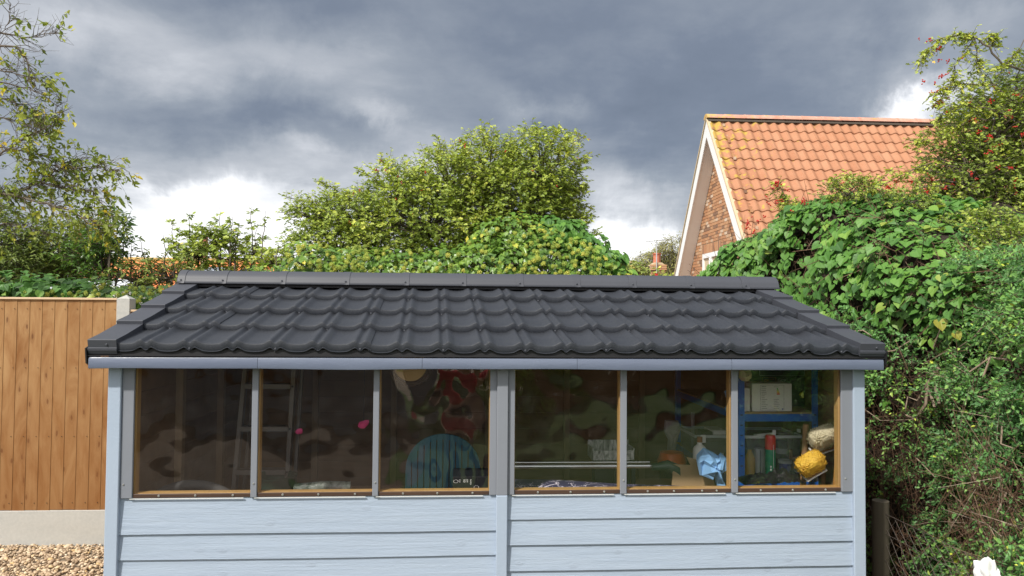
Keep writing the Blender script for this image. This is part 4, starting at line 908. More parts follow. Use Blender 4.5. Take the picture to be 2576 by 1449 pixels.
# brushes, pole, plank, bag
xx, zz = XZ(2027, 1070, .24); x2, _ = XZ(2020, 1225, .24)
o = MB().tube([(x2-.006, .25, .06), (x2, .24, 1.15), (xx, .24, zz+.004), (xx, .24, zz+.008)], [.0155, .0155, .0155, .010], 12).build('broom_handle', m_wood, smooth=True); tagit(o, 'round wooden broom handle standing right of the clear box', 'handle')
def brush(px, py, Y, sx, sz, mt, lb, rot, hx, hzrot, back):
    x, z = XZ(px, py, Y); o = thing('brush', lb, 'brush', (x, Y, z), rot=rot)
    mb = MB(); bmesh.ops.create_icosphere(mb.bm, subdivisions=4, radius=1)
    hx_, hy_, hz_ = sx*.50, .045, sz*.46
    for v in mb.bm.verts:
        c = v.co.copy(); w3 = [math.copysign(abs(q)**.55, q) for q in c]; f = 1-.22*(w3[2] < 0)*abs(w3[2])
        v.co = Vector((w3[0]*hx_*f, w3[1]*hy_*f, w3[2]*hz_+.02*sz))*(1+.09*mn.noise(c*5)+.10*mn.noise(c*13))
    vs_ = np.array([v.co[:] for v in mb.bm.verts]); mb.build('bristle_core', mt, o, smooth=True)
    N = 3200; j_ = G.integers(0, len(vs_), N); A_ = vs_[j_]*.96; d_ = unit(A_/np.array([hx_, hy_*1.2, hz_*.7])+np.array([0, 0, .9])+rnd_dirs(N)*.35); B_ = A_+d_*G.uniform(.004, .010, (N, 1))
    tubes('bristles', A_, B_, [.0014]*N, [.0009]*N, mt, o)
    MB().box(-sx*.38, sx*.38, -.032, .032, -sz*.52, -sz*.40).build('head_block', m_wood, o, bevel=.004)
    MB().box(-sx*.42, sx*.42, -.036, .036, -sz*.58, -sz*.52).build('head_back', m_white, o, bevel=.005)
    h_ = MB().tube([(0, 0, -sz*.56), (hx*.35, 0, -sz*.56-.06)], .012, 10).build('socket', m_alu, o, smooth=True)
    return o, x, z
o, x, z = brush(2072, 1103, .17, .155, .125, m_bristle1, 'cream-bristled brush head, the upper of two behind the sixth window', (.5, -.28, .1), 0, 0, None)
q = MB().tube([(x+.018, .21, z-.06), (x+.0, .2, .06)], .013, 10).build('wooden_stick', m_wood, smooth=True); tagit(q, 'wooden stick under the cream-bristled brush', 'stick')
o, x, z = brush(2040, 1168, .12, .145, .105, m_bristle2, 'yellow-bristled brush head, the lower of two behind the sixth window', (-.45, .0, -.2), 0, 0, None); o.rotation_euler = (.45, -.50, 0)
slab('orange_plank', [(2098, 1233), (2106, 1100), (2112, 1100), (2116, 1233)], .10, .012, m_orangew, 'orange varnished wooden strip leaning at the right end of the sixth window', 'plank')
bg_ = MB(); nx, ny = 26, 8; xa, z0 = XZ(1864, 1228, .12); xb, _ = XZ(2024, 1228, .12); rows = []
for i in range(nx+1):
    t = i/nx; env = (.012+.045*math.exp(-((t-.72)/.22)**2)+.02*math.exp(-((t-.3)/.2)**2))*min(1, (1-t)*9)*min(1, t*9+.1)
    rows.append([bg_.bm.verts.new((xa+(xb-xa)*t, .07+.19*j/ny, 1.135+(env*math.sin(PI*min(1, (j+.6)/ny*1.0)))*(1+.8*mn.noise(Vector((t*14, j*.9, 2))))+.055*.9)) for j in range(ny+1)])
for p, q in zip(rows, rows[1:]):
    for k in range(ny): bg_.bm.faces.new((p[k], q[k], q[k+1], p[k+1]))
o = bg_.build('bin_bag', m_bag, smooth=True); tagit(o, 'crumpled black plastic bag lying along the sill of the sixth window', 'bag')
MB().box(xa, xb, .06, .27, 1.10, 1.13).build('bag_fill', m_bag, o)

# ------------------------------------------------------------------ fence on the left
FY = 3.06
fn = thing('feather_board_fence', 'golden brown vertical board fence with concrete post and gravel board left of the shed', 'fence', (0, FY, 0))
def panel(x0, x1, ztop, zbot=.30, y=-.02):
    x = x1; i = 0
    while x > x0:
        w_ = .106+R.uniform(-.003, .003); a, b = x-w_, x
        mb = MB(); jz = R.uniform(-.004, .003)
        mb.prism([(a-.018, y-.008), (b, y-.012), (b, y-.004), (a-.018, y+.000)], zbot+jz, ztop, 'z')
        o = mb.build('fence_board', m_fence, fn)
        for zz in (zbot+.07, zbot+.62, zbot+1.2, ztop-.07):
            pass
        x -= w_; i += 1
    MB().box(x0-.02, x1, y-.028, y+.025, ztop, ztop+.018).build('capping_rail', m_cap_rail, fn, bevel=.002)
    for z in (zbot+.2, (zbot+ztop)/2, ztop-.25): MB().box(x0, x1, y+.004, y+.045, z, z+.04).build('rail', m_stud, fn)
px0, px1 = at(298, 900, FY)[0], at(335, 900, FY)[0]
ztopA = at(200, 749, FY)[2]; ztopB = at(345, 779, FY)[2]
panel(-4.6, px0-.004, ztopA-.018); panel(px1+.004, px1+1.85, ztopB-.018)
post = MB(); w_ = px1-px0-.014
post.box(px0, px0+w_, -.06, .06, 0, at(315, 752, FY)[2]-.0); pz = at(315, 752, FY)[2]; cx = px0+w_/2
post.poly([(px0, -.06, pz+.0005), (px0+w_, -.06, pz+.0005), (px0+w_, .06, pz+.0005), (px0, .06, pz+.0005), (cx, 0, pz+.035)], [(0, 1, 4), (1, 2, 4), (2, 3, 4), (3, 0, 4)])
post.build('concrete_post', m_conc, fn, bevel=.003)
for x in (px0-1.98, px1+1.86): MB().box(x, x+.11, -.06, .06, 0, pz).build('concrete_post', m_conc, fn, bevel=.003) if x > 0 else None
MB().box(-4.6, px0-.002, -.036, .014, -.02, .298).build('gravel_board', m_conc, fn, bevel=.004); MB().box(px1, px1+1.85, -.036, .014, -.02, .298).build('gravel_board', m_conc, fn, bevel=.004)
# nails on the boards, read singly only near the foot and the head
nl = MB()
for o in list(fn.children):
    if o.name.startswith('fence_board'):
        xs = [v.co.x for v in o.data.vertices]
        for zz in (.36, .93, 1.52, 2.03):
            nl.box(max(xs)-.022, max(xs)-.018, -.0385, -.033, zz, zz+.005)
nl.build('nails', m_dark, fn, kind='stuff')

# ------------------------------------------------------------------ house on the right
m_brick_s = [(0, (.17, .10, .07)), (.13, (.24, .135, .085)), (.17, (.42, .20, .10)), (.55, (.48, .255, .13)), (.85, (.53, .32, .18)), (.93, (.52, .37, .25)), (1, (.64, .53, .42))]
m_brick_o = mat('multi_stock_brick', None, .85, tone=('obj', m_brick_s), var=(30, (1, 1, 1), .4, (.40, .22, .13)), bump=(60, (1, 1, 1), .3, .003))
m_brick_a = mat('multi_stock_brick_joined', None, .85, tone=('attr', m_brick_s), var=(30, (1, 1, 1), .4, (.40, .22, .13)), bump=(60, (1, 1, 1), .3, .003))
m_mortar = mat('buff_mortar', (.52, .42, .29), .95, bump=(80, (1, 1, 1), .3, .003)); m_verge = mat('cream_verge_mortar', (.56, .45, .29), .9, var=(9, (1, 1, 1), .5, (.44, .36, .24)))
m_upvc = mat('white_upvc', (.80, .80, .80), .35); m_soff = mat('white_soffit', (.82, .79, .78), .5); m_slateband = mat('grey_verge_band', (.36, .36, .34), .8)
def lichen(n, L, tc, cs, tex):
    ge = n.new('ShaderNodeAttribute'); ge.attribute_type = 'OBJECT'; ge.attribute_name = '["verge"]' if False else 'verge'
    t1 = n.new('ShaderNodeTexNoise'); t1.inputs['Scale'].default_value = 7; t1.inputs['Detail'].default_value = 6; L.new(n.new('ShaderNodeNewGeometry').outputs['Position'], t1.inputs[0])
    sx = n.new('ShaderNodeSeparateXYZ'); gm = n.new('ShaderNodeNewGeometry'); L.new(gm.outputs['Position'], sx.inputs[0])
    md = n.new('ShaderNodeMath'); md.operation = 'MULTIPLY_ADD'; md.inputs[1].default_value = -.10; md.inputs[2].default_value = LX*.10+.03; L.new(sx.outputs[0], md.inputs[0])   # falls off from the verge
    cl = n.new('ShaderNodeMath'); cl.operation = 'MAXIMUM'; cl.inputs[1].default_value = -.16; L.new(md.outputs[0], cl.inputs[0])
    mz = n.new('ShaderNodeMath'); mz.operation = 'MULTIPLY_ADD'; mz.inputs[1].default_value = .045; mz.inputs[2].default_value = -.26; L.new(sx.outputs[2], mz.inputs[0])
    a1 = n.new('ShaderNodeMath'); a1.operation = 'ADD'; L.new(t1.outputs[0], a1.inputs[0]); L.new(cl.outputs[0], a1.inputs[1])
    a2 = n.new('ShaderNodeMath'); a2.operation = 'ADD'; L.new(a1.outputs[0], a2.inputs[0]); L.new(mz.outputs[0], a2.inputs[1])
    lt = n.new('ShaderNodeMath'); lt.operation = 'LESS_THAN'; lt.inputs[1].default_value = LX+.27; L.new(sx.outputs[0], lt.inputs[0])
    gt = n.new('ShaderNodeMapRange'); gt.inputs[1].default_value = 4.9; gt.inputs[2].default_value = 5.6; gt.inputs[3].default_value = 0; gt.inputs[4].default_value = .09; L.new(sx.outputs[2], gt.inputs[0])
    lg = n.new('ShaderNodeMath'); lg.operation = 'MULTIPLY_ADD'; L.new(lt.outputs[0], lg.inputs[0]); L.new(gt.outputs[0], lg.inputs[1]); L.new(a2.outputs[0], lg.inputs[2]); a2 = lg
    mr = n.new('ShaderNodeMapRange'); mr.inputs[1].default_value = .53; mr.inputs[2].default_value = .60; mr.inputs[3].default_value = 0; mr.inputs[4].default_value = .5; L.new(a2.outputs[0], mr.inputs[0])
    mx = n.new('ShaderNodeMix'); mx.data_type = 'RGBA'; L.new(mr.outputs[0], mx.inputs['Factor']); L.new(cs, mx.inputs['A']); mx.inputs['B'].default_value = (.50, .40, .03, 1); return mx.outputs['Result']
HY = CAM[1]+16.0; apex = at(1777, 288, HY); LX = apex[0]
tst = [(0, (.35, .145, .072)), (.5, (.39, .17, .088)), (1, (.43, .20, .11))]
tvar = [(3, (1, 1, 1), .35, (.44, .235, .14)), (60, (1, 1, 1), .25, (.46, .30, .21))]
m_pan_o = mat('terracotta_pantile', None, .8, spec=.25, tone=('obj', tst), var=tvar, bump=(70, (1, 1, 1), .2, .003), extra=lichen)
m_pan_a = mat('terracotta_pantile_joined', None, .8, spec=.25, tone=('attr', tst), var=tvar, bump=(70, (1, 1, 1), .2, .003), extra=lichen)
m_ridge = mat('weathered_ridge_tile', (.52, .24, .17), .85, var=[(8, (1, 1, 1), .6, (.58, .42, .33)), (3, (1, 1, 1), .4, (.45, .20, .13))], extra=lichen)
hs = thing('brick_house', 'brick gable house with orange pantile roof behind the right hedge', 'house', (apex[0], HY, 0), rot=(0, 0, -.015))
ZR = apex[2]-.10; PT = math.radians(53.3); SPAN = 3.35; ZE = ZR-SPAN*math.tan(PT); HL = 9.5; WX = .33
cp, sp_ = math.cos(PT), math.sin(PT)
hi = hs.matrix_basis.copy(); bpy.context.view_layer.update(); HM = np.array(Matrix.Translation(hs.location) @ Euler((0, 0, -.015)).to_matrix().to_4x4())
def to_px(p):
    q = HM[:3, :3] @ np.array(p, float)+HM[:3, 3]-CAM; d = q @ _f
    return 1288+1811.2*(q @ _r2)/d, 724.6-1811.2*(q @ _u2)/d
def hedge_y(px): return float(np.interp(px, [1780, 1800, 1850, 1900, 2000, 2130, 2250, 2330, 2400, 2576], [720, 690, 610, 575, 540, 520, 560, 520, 540, 540]))
MB().prism([(-SPAN, 0), (SPAN, 0), (SPAN, ZE-.13), (0, ZR-.17), (-SPAN, ZE-.13)], WX+.008, WX+.25, 'x').build('gable_wall', m_mortar, hs)
MB().box(WX+.25, HL, -SPAN+.25, SPAN-.25, 0, ZE+.2).build('side_wall', m_mortar, hs)
bw_, bh_ = .160, .063
vis = []; rest = []
wy0, wz1 = None, None
# window position from the photograph, on the wall plane
def onwall(px, py):
    d = HM[:3, :3].T @ ray(px, py); c = HM[:3, :3].T @ (CAM-HM[:3, 3]); t = (WX-c[0])/d[0]; p = c+d*t; return p[1], p[2]
wyL, wzT = onwall(1768, 640); wyR, _ = onwall(1850, 640); wyR = wyL-1.25; wzB = wzT-1.15
row = 0; z = 1.6
while z < ZR:
    y = -SPAN+(0 if row % 2 else .0860)
    while y < SPAN:
        cz = z+bh_/2; lim = (ZR-.10-cz)/math.tan(PT)
        yc = y+bw_/2
        inwin = (wyR-.02 < yc < wyL+.02 and wzB < cz < wzT+.225)
        if abs(yc) < lim+.05 and not inwin:
            pxx, pyy = to_px((WX, yc, cz)); ok = pyy < 712 and pxx < 1990 and pyy < hedge_y(pxx)+12
            (vis if ok else rest).append((y, z))
        y += .172
    z += .075; row += 1
vis.sort(key=lambda t: t[0]); extra_b = vis[300:]; vis = vis[:300]
bm_ = MB().box(-.008, .05, 0, bw_, 0, bh_).mesh('brick', m_brick_o)
def place(me, name, parent, loc_, rot=None):
    o = bpy.data.objects.new(name, me); C.objects.link(o); o.parent = parent; o.location = loc_
    if rot: o.rotation_euler = rot
    return o
for (y, z) in vis: place(bm_, 'brick', hs, (WX+R.uniform(-.002, .002), y, z), )
def boxes(name, L_, mt, parent, kind='stuff', tone=None):
    c = np.array([(a, b, d) for a in (0, 1) for b in (0, 1) for d in (0, 1)]); q = np.array([(0, 1, 3, 2), (4, 6, 7, 5), (0, 4, 5, 1), (2, 3, 7, 6), (0, 2, 6, 4), (1, 5, 7, 3)])
    L_ = np.array(L_); V = L_[:, None, 0::2]*(1-c)[None]+L_[:, None, 1::2]*c[None]
    Fc = (np.arange(len(L_))*8)[:, None, None]+q[None]
    return link(name, npmesh(name, V.reshape(-1, 3), Fc.reshape(-1, 4), mt, tone=np.repeat(G.uniform(0, 1, len(L_)), 6) if tone is None else tone), parent, kind)
boxes('brickwork', [(WX-.008, WX+.05, y, y+bw_, z, z+bh_) for y, z in rest+extra_b], m_brick_a, hs)
# soldier course over the window
n = int((wyL-wyR+.2)/.075)
sold = MB().box(-.010, .05, 0, .065, 0, .215).mesh('brick', m_brick_o)
for k in range(n): place(sold, 'lintel_brick', hs, (WX, wyR-.1+k*.075, wzT+.004))
wn = MB(); 
for b in ((wyR, wyL, wzT-.07, wzT), (wyR, wyL, wzB, wzB+.07), (wyR, wyR+.07, wzB+.07, wzT-.07), (wyL-.07, wyL, wzB+.07, wzT-.07), ((wyL+wyR)/2-.04, (wyL+wyR)/2+.04, wzB+.07, wzT-.07)): wn.box(WX-.015, WX+.06, *b)
wf = wn.build('window', m_upvc, hs, bevel=.004)
m_glass = mat('house_window_glass', (.10, .12, .14), .05, spec=.9)
for a, b in ((wyR+.07, (wyL+wyR)/2-.04), ((wyL+wyR)/2+.04, wyL-.07)):
    MB().box(WX+.03, WX+.04, a, b, wzB+.07, wzT-.07).build('pane', m_glass, wf)
    s = MB()
    for c_ in ((a, b, wzT-.115, wzT-.07), (a, b, wzB+.07, wzB+.115), (a, a+.045, wzB+.115, wzT-.115), (b-.045, b, wzB+.115, wzT-.115)): s.box(WX-.03, WX+.02, *c_)
    s.build('sash', m_upvc, wf, bevel=.003)
# verges: bargeboard, soffit, mortar edge
def rake(side, x0, x1, h0, h1, name, mt, s0=-.02, s1=None):
    s1 = (SPAN+.25)/cp if s1 is None else s1; sg = -1 if side == 0 else 1; mb = MB()
    def q(x, s, h): return (x, sg*(s*cp+h*sp_), ZR-s*sp_+h*cp)
    v = [q(x, s, h) for x in (x0, x1) for s, h in ((s0+h0*0, h0), (s1, h0), (s1, h1), (s0, h1))]
    # mitre at the apex
    v = [q(x, (-h*math.tan(PT) if i in (0, 3) else s1), h) for x in (x0, x1) for i, h in enumerate((h0, h0, h1, h1))]
    mb.poly(v, [(0, 1, 2, 3), (7, 6, 5, 4), (0, 4, 5, 1), (1, 5, 6, 2), (2, 6, 7, 3), (3, 7, 4, 0)]); return mb.build(name, mt, hs)
for side in (0, 1):
    rake(side, .0, .022, -.25, -.035, 'bargeboard', m_upvc)
    rake(side, .004, .03, -.034, -.002, 'verge_band', m_slateband)
    rake(side, -.02, .06, -.001, .035, 'verge_mortar', m_verge)
    rake(side, .023, WX-.009, -.215, -.20, 'soffit', m_soff)
# pantiles
TW, TG = .212, .316; NR = int((SPAN+.3)/cp/TG)
def tile_mesh(mt):
    nx = 9; rows = []
    def pr(t): return .026*math.sin(2*PI*t+1.0)
    xs = [TW*1.04*i/(nx-1) for i in range(nx)]
    for s, h in ((0.0, -.012), (0.0, .026), (.008, .031), (.18, .015), (TG+.05, .000)):
        rows.append([(x, s, h+pr(x/TW)) for x in xs])
    V = np.array(rows).reshape(-1, 3); Fc = np.array([(j*nx+i, j*nx+i+1, (j+1)*nx+i+1, (j+1)*nx+i) for j in range(len(rows)-1) for i in range(nx-1)])
    return V, Fc
TV, TF = tile_mesh(None)
# local frame of the near slope: x along ridge, s up the slope, h normal
def slopeP(x, s, h, sg=-1): return np.stack([x, sg*(s*cp+h*sp_), ZR-s*sp_+h*cp], -1)
nt_, vis, rest = int(HL/TW), [], []
for r in range(NR):
    for k in range(nt_):
        s = .10+(r+1)*TG; x = .03+k*TW
        pxx, pyy = to_px(slopeP(x+TW/2, s-TG/2, 0)); ok = pyy < hedge_y(pxx)+6 and pxx < 2400
        (vis if ok else rest).append((x, s))
vis.sort(key=lambda t: t[0]+t[1]*1.2); rest = vis[300:]+rest; vis = vis[:300]
me_t = npmesh('pantile', TV*np.array([1, 1, 1]), TF, m_pan_o, smooth=True)
rotM = Matrix(((1, 0, 0), (0, cp, -sp_), (0, sp_, cp)))      # s axis up the slope
for x, s in vis:
    o = bpy.data.objects.new('pantile', me_t); C.objects.link(o); o.parent = hs
    p = slopeP(x, s, 0); o.matrix_local = Matrix.Translation(p) @ rotM.to_4x4() @ Euler((R.gauss(0, .006), R.gauss(0, .006), 0)).to_matrix().to_4x4()
n = len(rest); X = np.array([a for a, _ in rest]); S_ = np.array([b for _, b in rest])
V = slopeP(X[:, None]+TV[None, :, 0], S_[:, None]-TV[None, :, 1], np.broadcast_to(TV[None, :, 2], (n, len(TV))))
link('pantiles', npmesh('pantiles', V.reshape(-1, 3), ((np.arange(n)*len(TV))[:, None, None]+TF[None]).reshape(-1, 4), m_pan_a, smooth=True, tone=np.repeat(G.uniform(0, 1, n), len(TF))), hs, 'stuff')
for sg in (-1, 1):
    a = slopeP(np.array([.03, HL, HL, .03]), np.array([0, 0, (SPAN+.3)/cp, (SPAN+.3)/cp]), np.full(4, -.03), sg)
    MB().poly(list(a), [(0, 1, 2, 3)]).build('roof_slope', m_pan_a, hs)
x = -.02; k = 0
while x < HL:
    mb = MB(); L_ = .45; N = 10; rw = []
    for xx, rr in ((x, .140), (x+L_-.03, .136), (x+L_-.03, .143), (x+L_+.01, .143)):
        rw.append([mb.bm.verts.new((xx, -rr*math.cos(PI*(.06+.88*j/N)), ZR-.03+rr*1.0*math.sin(PI*(.06+.88*j/N)))) for j in range(N+1)])
    for p, q in zip(rw, rw[1:]):
        for j in range(N): mb.bm.faces.new((p[j], q[j], q[j+1], p[j+1]))
    mb.bm.faces.new(rw[0]); o = mb.build('ridge_tile', m_ridge, hs, smooth=True); x += .45
MB().box(.01, HL, -.115, .115, ZR-.075, ZR-.03).build('ridge_mortar', P('dark_ridge_bedding', (.09, .075, .06), .9), hs)
# ------------------------------------------------------------------ vegetation
def to_pix(Pn):
    q = Pn-CAM; d = q @ _f
    return 1288+1811.2*(q @ _r2)/d, 724.6-1811.2*(q @ _u2)/d, d
def blobs_world(bl):
    out = []
    for (px, py, D, rx, ry, dep) in bl:
        c = W(px, py, D); out.append((c, rx/1811.2*D, ry/1811.2*D, dep))
    return out
def sample_blobs(bw, n, shell=.5, flat=0):
    vol = np.array([b[1]*b[2]*b[3] for b in bw])**.8; idx = G.choice(len(bw), n, p=vol/vol.sum())
    d = rnd_dirs(n); r = G.uniform(0, 1, n)**(1/3.); r = np.where(G.uniform(0, 1, n) < shell, G.uniform(.82, 1.03, n), r)
    c = np.array([b[0] for b in bw])[idx]; s = np.array([(b[1], b[3], b[2]) for b in bw])[idx]
    lump = np.array([mn.noise(Vector(c_*1.0+d_*2.2)) for c_, d_ in zip(c, d)])
    return c+d*r[:, None]*s*(1+.34*lump[:, None]), unit(d/s), idx, lump
def sprigs(P0, Dr, L_, k, kind, size, sv, tone0, mt, parent, twm, part='foliage', droop=.15, spread=1.0, twr=.0022, upn=.7):
    """every point P0 grows a twig in direction Dr with k leaves on either side"""
    n = len(P0); L_ = np.broadcast_to(L_, (n,)); side = unit(np.cross(Dr, rnd_dirs(n)))
    bend = np.array([0, 0, -1.0])*droop
    PP, NN, UU, SS, TT = [], [], [], [], []
    for j in range(k):
        t = (j+.6)/k; p = P0+Dr*(L_*t)[:, None]+bend*(L_*t*t)[:, None]
        sg = (1 if j % 2 else -1)*(1 if j < k-1 else 0)
        u = unit(Dr*.7+side*sg*.9*spread+rnd_dirs(n)*.35+bend*.8)
        nn = unit(np.array([0, -.25, 1.])*upn+rnd_dirs(n)*.55+Dr*.15)
        PP.append(p); NN.append(nn); UU.append(u); SS.append(size*(1+sv*G.normal(size=n)).clip(.45, 1.8)); TT.append(tone0+G.normal(0, .13, n))
    P_, N_, U_, S_, T_ = map(np.concatenate, (PP, NN, UU, SS, TT))
    f = leaves(kind+'_leaves', kind, P_, N_, U_, S_, T_, mt, parent, part)
    tubes('twigs', P0, P0+Dr*L_[:, None]+bend*L_[:, None], np.full(n, twr), np.full(n, twr*.5), twm, parent)
    return f
def limb(a, b, r0, r1, sag=.1, n=6, wob=.05):
    a, b = np.array(a, float), np.array(b, float); L_ = np.linalg.norm(b-a); pts = []
    for i in range(n+1):
        t = i/n; p = a+(b-a)*t+np.array([0, 0, 1])*sag*L_*math.sin(PI*t)+(G.normal(0, wob*L_*.3, 3) if 0 < i < n else 0); pts.append(p)
    return pts, [r0+(r1-r0)*i/n for i in range(n+1)]
def skeleton(base, bw, idx, P0, parent, r=.06, sub=260, part='trunk', mt=None):
    """trunk and boughs from the base through the middle of each clump, then thinner branches out to some sprigs"""
    mt = mt or m_bark; mb = MB(); A, B, ra, rb = [], [], [], []
    cen = [b[0] for b in bw]
    for i, b in enumerate(bw):
        pts, rr = limb(base, b[0]-np.array([0, 0, b[2]*.3]), r, r*.35, .06, 7, .08); mb.tube(pts, rr, 7)
    for j in G.choice(len(P0), min(sub, len(P0)), replace=False):
        c = cen[idx[j]]-np.array([0, 0, bw[idx[j]][2]*.3]); pts, rr = limb(c, P0[j], r*.22, .003, .05, 4, .12)
        for p, q, a, b in zip(pts, pts[1:], rr, rr[1:]): A.append(p); B.append(q); ra.append(a); rb.append(b)
    mb.build(part, mt, parent, smooth=True)
    tubes('branches', A, B, ra, rb, mt, parent, n=4)

# ---- hawthorn behind the shed
T_ = G
hw = thing('hawthorn_bush', 'broad green hawthorn with a few red berries rising behind the middle of the shed roof', 'bush', tuple(W(1200, 1100, 8.8)*np.array([1, 1, 0])))
def shift(P_, o): return P_-np.array(o.location)
BL = [(1360, 430, 8.9, 105, 92, .8), (1230, 425, 8.9, 90, 75, .8), (1130, 460, 8.9, 95, 75, .8), (1010, 480, 8.8, 80, 65, .7), (1290, 520, 8.8, 160, 110, .9), (1070, 560, 8.7, 190, 95, .9), (890, 545, 8.7, 100, 55, .6), (790, 540, 8.7, 60, 30, .4), (850, 610, 8.6, 100, 55, .6), (1400, 530, 8.9, 65, 75, .6), (780, 625, 8.5, 60, 45, .4), (960, 625, 8.5, 110, 50, .5), (1120, 630, 8.5, 120, 55, .5), (1260, 615, 8.5, 120, 60, .5), (1430, 585, 8.6, 60, 50, .4)]
bw = [(c-np.array(hw.location), a, b, d) for c, a, b, d in blobs_world(BL)]
n = 8000; P0, dr, idx, lump = sample_blobs(bw, n, .25)
dr = unit(dr*.8+np.array([0, 0, .55])+rnd_dirs(n)*.55)
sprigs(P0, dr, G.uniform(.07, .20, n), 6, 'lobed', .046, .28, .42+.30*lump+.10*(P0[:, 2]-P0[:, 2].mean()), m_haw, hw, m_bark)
skeleton((0, 0, 0), bw, idx, P0, hw, .07, 420)
# long shoots standing out of the outline
sh_pts = [(1102, 345, 960+165, 470), (1405, 322, 1370, 430), (1465, 345, 1400, 420), (1470, 400, 1400, 450), (1478, 470, 1410, 500), (800, 455, 900, 520), (720, 495, 860, 545), (705, 535, 830, 560), (735, 520, 850, 555), (815, 485, 900, 530), (1275, 365, 1280, 430), (1160, 350, 1190, 430), (900, 430, 970, 480), (960, 405, 1010, 470), (1485, 520, 1420, 540), (1350, 325, 1340, 400), (1225, 342, 1240, 400), (1430, 335, 1400, 400)]
P0, dr, L_ = [], [], []; A, B = [], []
for (x1, y1, x0, y0) in sh_pts:
    a, b = W(x0, y0, 8.8)-hw.location, W(x1, y1, 8.7+R.uniform(-.3, .3))-hw.location; a, b = np.array(a), np.array(b)
    pts, rr = limb(a, b, .006, .002, .06, 7, .06)
    for i, (p, q) in enumerate(zip(pts, pts[1:])):
        A.append(p); B.append(q); 
        for _ in range(4):
            d = unit(np.array(unit((q-p)[None])[0])*.5+rnd_dirs(1)[0]*.6+np.array([0, 0, .2])); P0.append(p+(q-p)*R.random()); dr.append(d); L_.append(R.uniform(.05, .12))
P0, dr = np.array(P0), np.array(dr)
sprigs(P0, dr, np.array(L_), 5, 'lobed', .043, .25, .6, m_haw, hw, m_bark, part='shoot_leaves')
for i_ in range(0, len(A), 7): tubes('shoot', A[i_:i_+7], B[i_:i_+7], np.full(7, .005), np.full(7, .004), m_bark, hw, kind=None)
def berry_mesh(nm='berry', n=5, r=.009, s=.022, seed=1):
    mb = MB(); rr = random.Random(seed)
    for _ in range(n):
        q = bmesh.ops.create_icosphere(mb.bm, subdivisions=1, radius=r); bmesh.ops.translate(mb.bm, verts=q['verts'], vec=[rr.gauss(0, s*.5) for _ in range(3)])
    return mb.mesh(nm, m_berry, smooth=True)
def put(me, name, parent, p, s=1.0, kind=None):
    o = bpy.data.objects.new(name, me); C.objects.link(o); o.parent = parent; o.location = tuple(p); o.scale = (s, s, s); o.rotation_euler = (R.random()*6, R.random()*6, R.random()*6); return o
bm5 = [berry_mesh(n=k, seed=k) for k in (3, 5, 8)]
for (px, py) in [(960, 405), (950, 430), (968, 428), (975, 432), (944, 426), (1010, 460), (1003, 445), (905, 480), (888, 490), (1060, 480), (1070, 432), (1158, 352), (1168, 362), (1170, 372), (1273, 380), (1235, 580), (1240, 640), (1255, 655), (1330, 560), (1105, 600), (880, 560), (1040, 540), (998, 500), (1340, 430), (1400, 470)]:
    put(R.choice(bm5[:2]), 'berry', hw, np.array(W(px, py, 8.15))-hw.location, .8)
# ---- ivy and bindweed mound in front of it
iv = thing('ivy_mound', 'low mound of yellow-green flowering ivy along the back of the shed roof ridge', 'ivy', tuple(W(1150, 1150, 7.9)*np.array([1, 1, 0])))
BL = [(700, 712, 7.5, 90, 45, .5), (800, 672, 7.6, 90, 60, .5), (900, 680, 7.7, 110, 62, .5), (1010, 692, 7.7, 110, 70, .5), (1130, 690, 7.7, 120, 75, .5), (1250, 680, 7.7, 120, 85, .5), (1370, 670, 7.7, 110, 90, .5), (1470, 690, 7.6, 80, 80, .5), (1540, 715, 7.5, 55, 50, .4), (1000, 760, 7.6, 300, 60, .6), (1350, 760, 7.6, 260, 60, .6), (1300, 600, 8.0, 120, 60, .5)]
bwi = [(c-np.array(iv.location), a, b, d) for c, a, b, d in blobs_world(BL)]
n = 12000; P0, dr, idx, lump = sample_blobs(bwi, n, .85)
N_ = unit(dr+rnd_dirs(n)*.45+np.array([0, -.4, .5])); U_ = unit(rnd_dirs(n)+np.array([0, -.3, -.9]))
leaves('ivy_leaves', 'ivy', P0, N_, U_, .055*(1+.25*G.normal(size=n)).clip(.5, 1.6), .58+.35*lump+G.normal(0, .13, n), m_ivy, iv)
skeleton((0, 0, .0), bwi, idx, P0, iv, .05, 200)
lm = [leaf_mesh1('ivy', m_ivy_o, s) for s in (1, 2, 3)]; lh = [leaf_mesh1('heart', m_bind_o, s) for s in (4, 5, 6)]
for j in np.argsort((to_pix(P0+np.array(iv.location))[2]))[:260]:
    place_leaf(R.choice(lm), P0[j]+np.array([0, -.02, 0]), N_[j], U_[j], .06*R.uniform(.8, 1.3), iv)
def ball_mesh(seed):
    mb = MB(); rr = random.Random(seed); n = 26; gr = PI*(3-5**.5)
    for i in range(n):
        zz = 1-2*(i+.5)/n; q = math.sqrt(1-zz*zz); d = Vector((q*math.cos(i*gr), q*math.sin(i*gr), zz))
        if d.z < -.75: continue
        s = bmesh.ops.create_icosphere(mb.bm, subdivisions=1, radius=.0052); bmesh.ops.translate(mb.bm, verts=s['verts'], vec=d*.021*rr.uniform(.9, 1.1))
    s = bmesh.ops.create_icosphere(mb.bm, subdivisions=1, radius=.016)
    return mb.mesh('flower_head', m_ivyf, smooth=True)
balls = [ball_mesh(s) for s in (1, 2)]
def on_front(bw, parent, px, py):
    best = None
    for c, a, b, d in bw:
        cw = c+np.array(parent.location); o = CAM-cw; dd = ray(px, py); s = np.array([a, d, b]); oo, ddd = o/s, dd/s
        A_, B_, C_ = ddd @ ddd, 2*oo @ ddd, oo @ oo-1; disc = B_*B_-4*A_*C_
        if disc > 0:
            t = (-B_-math.sqrt(disc))/(2*A_)
            if best is None or t < best: best = t
    return best
cnt = 0
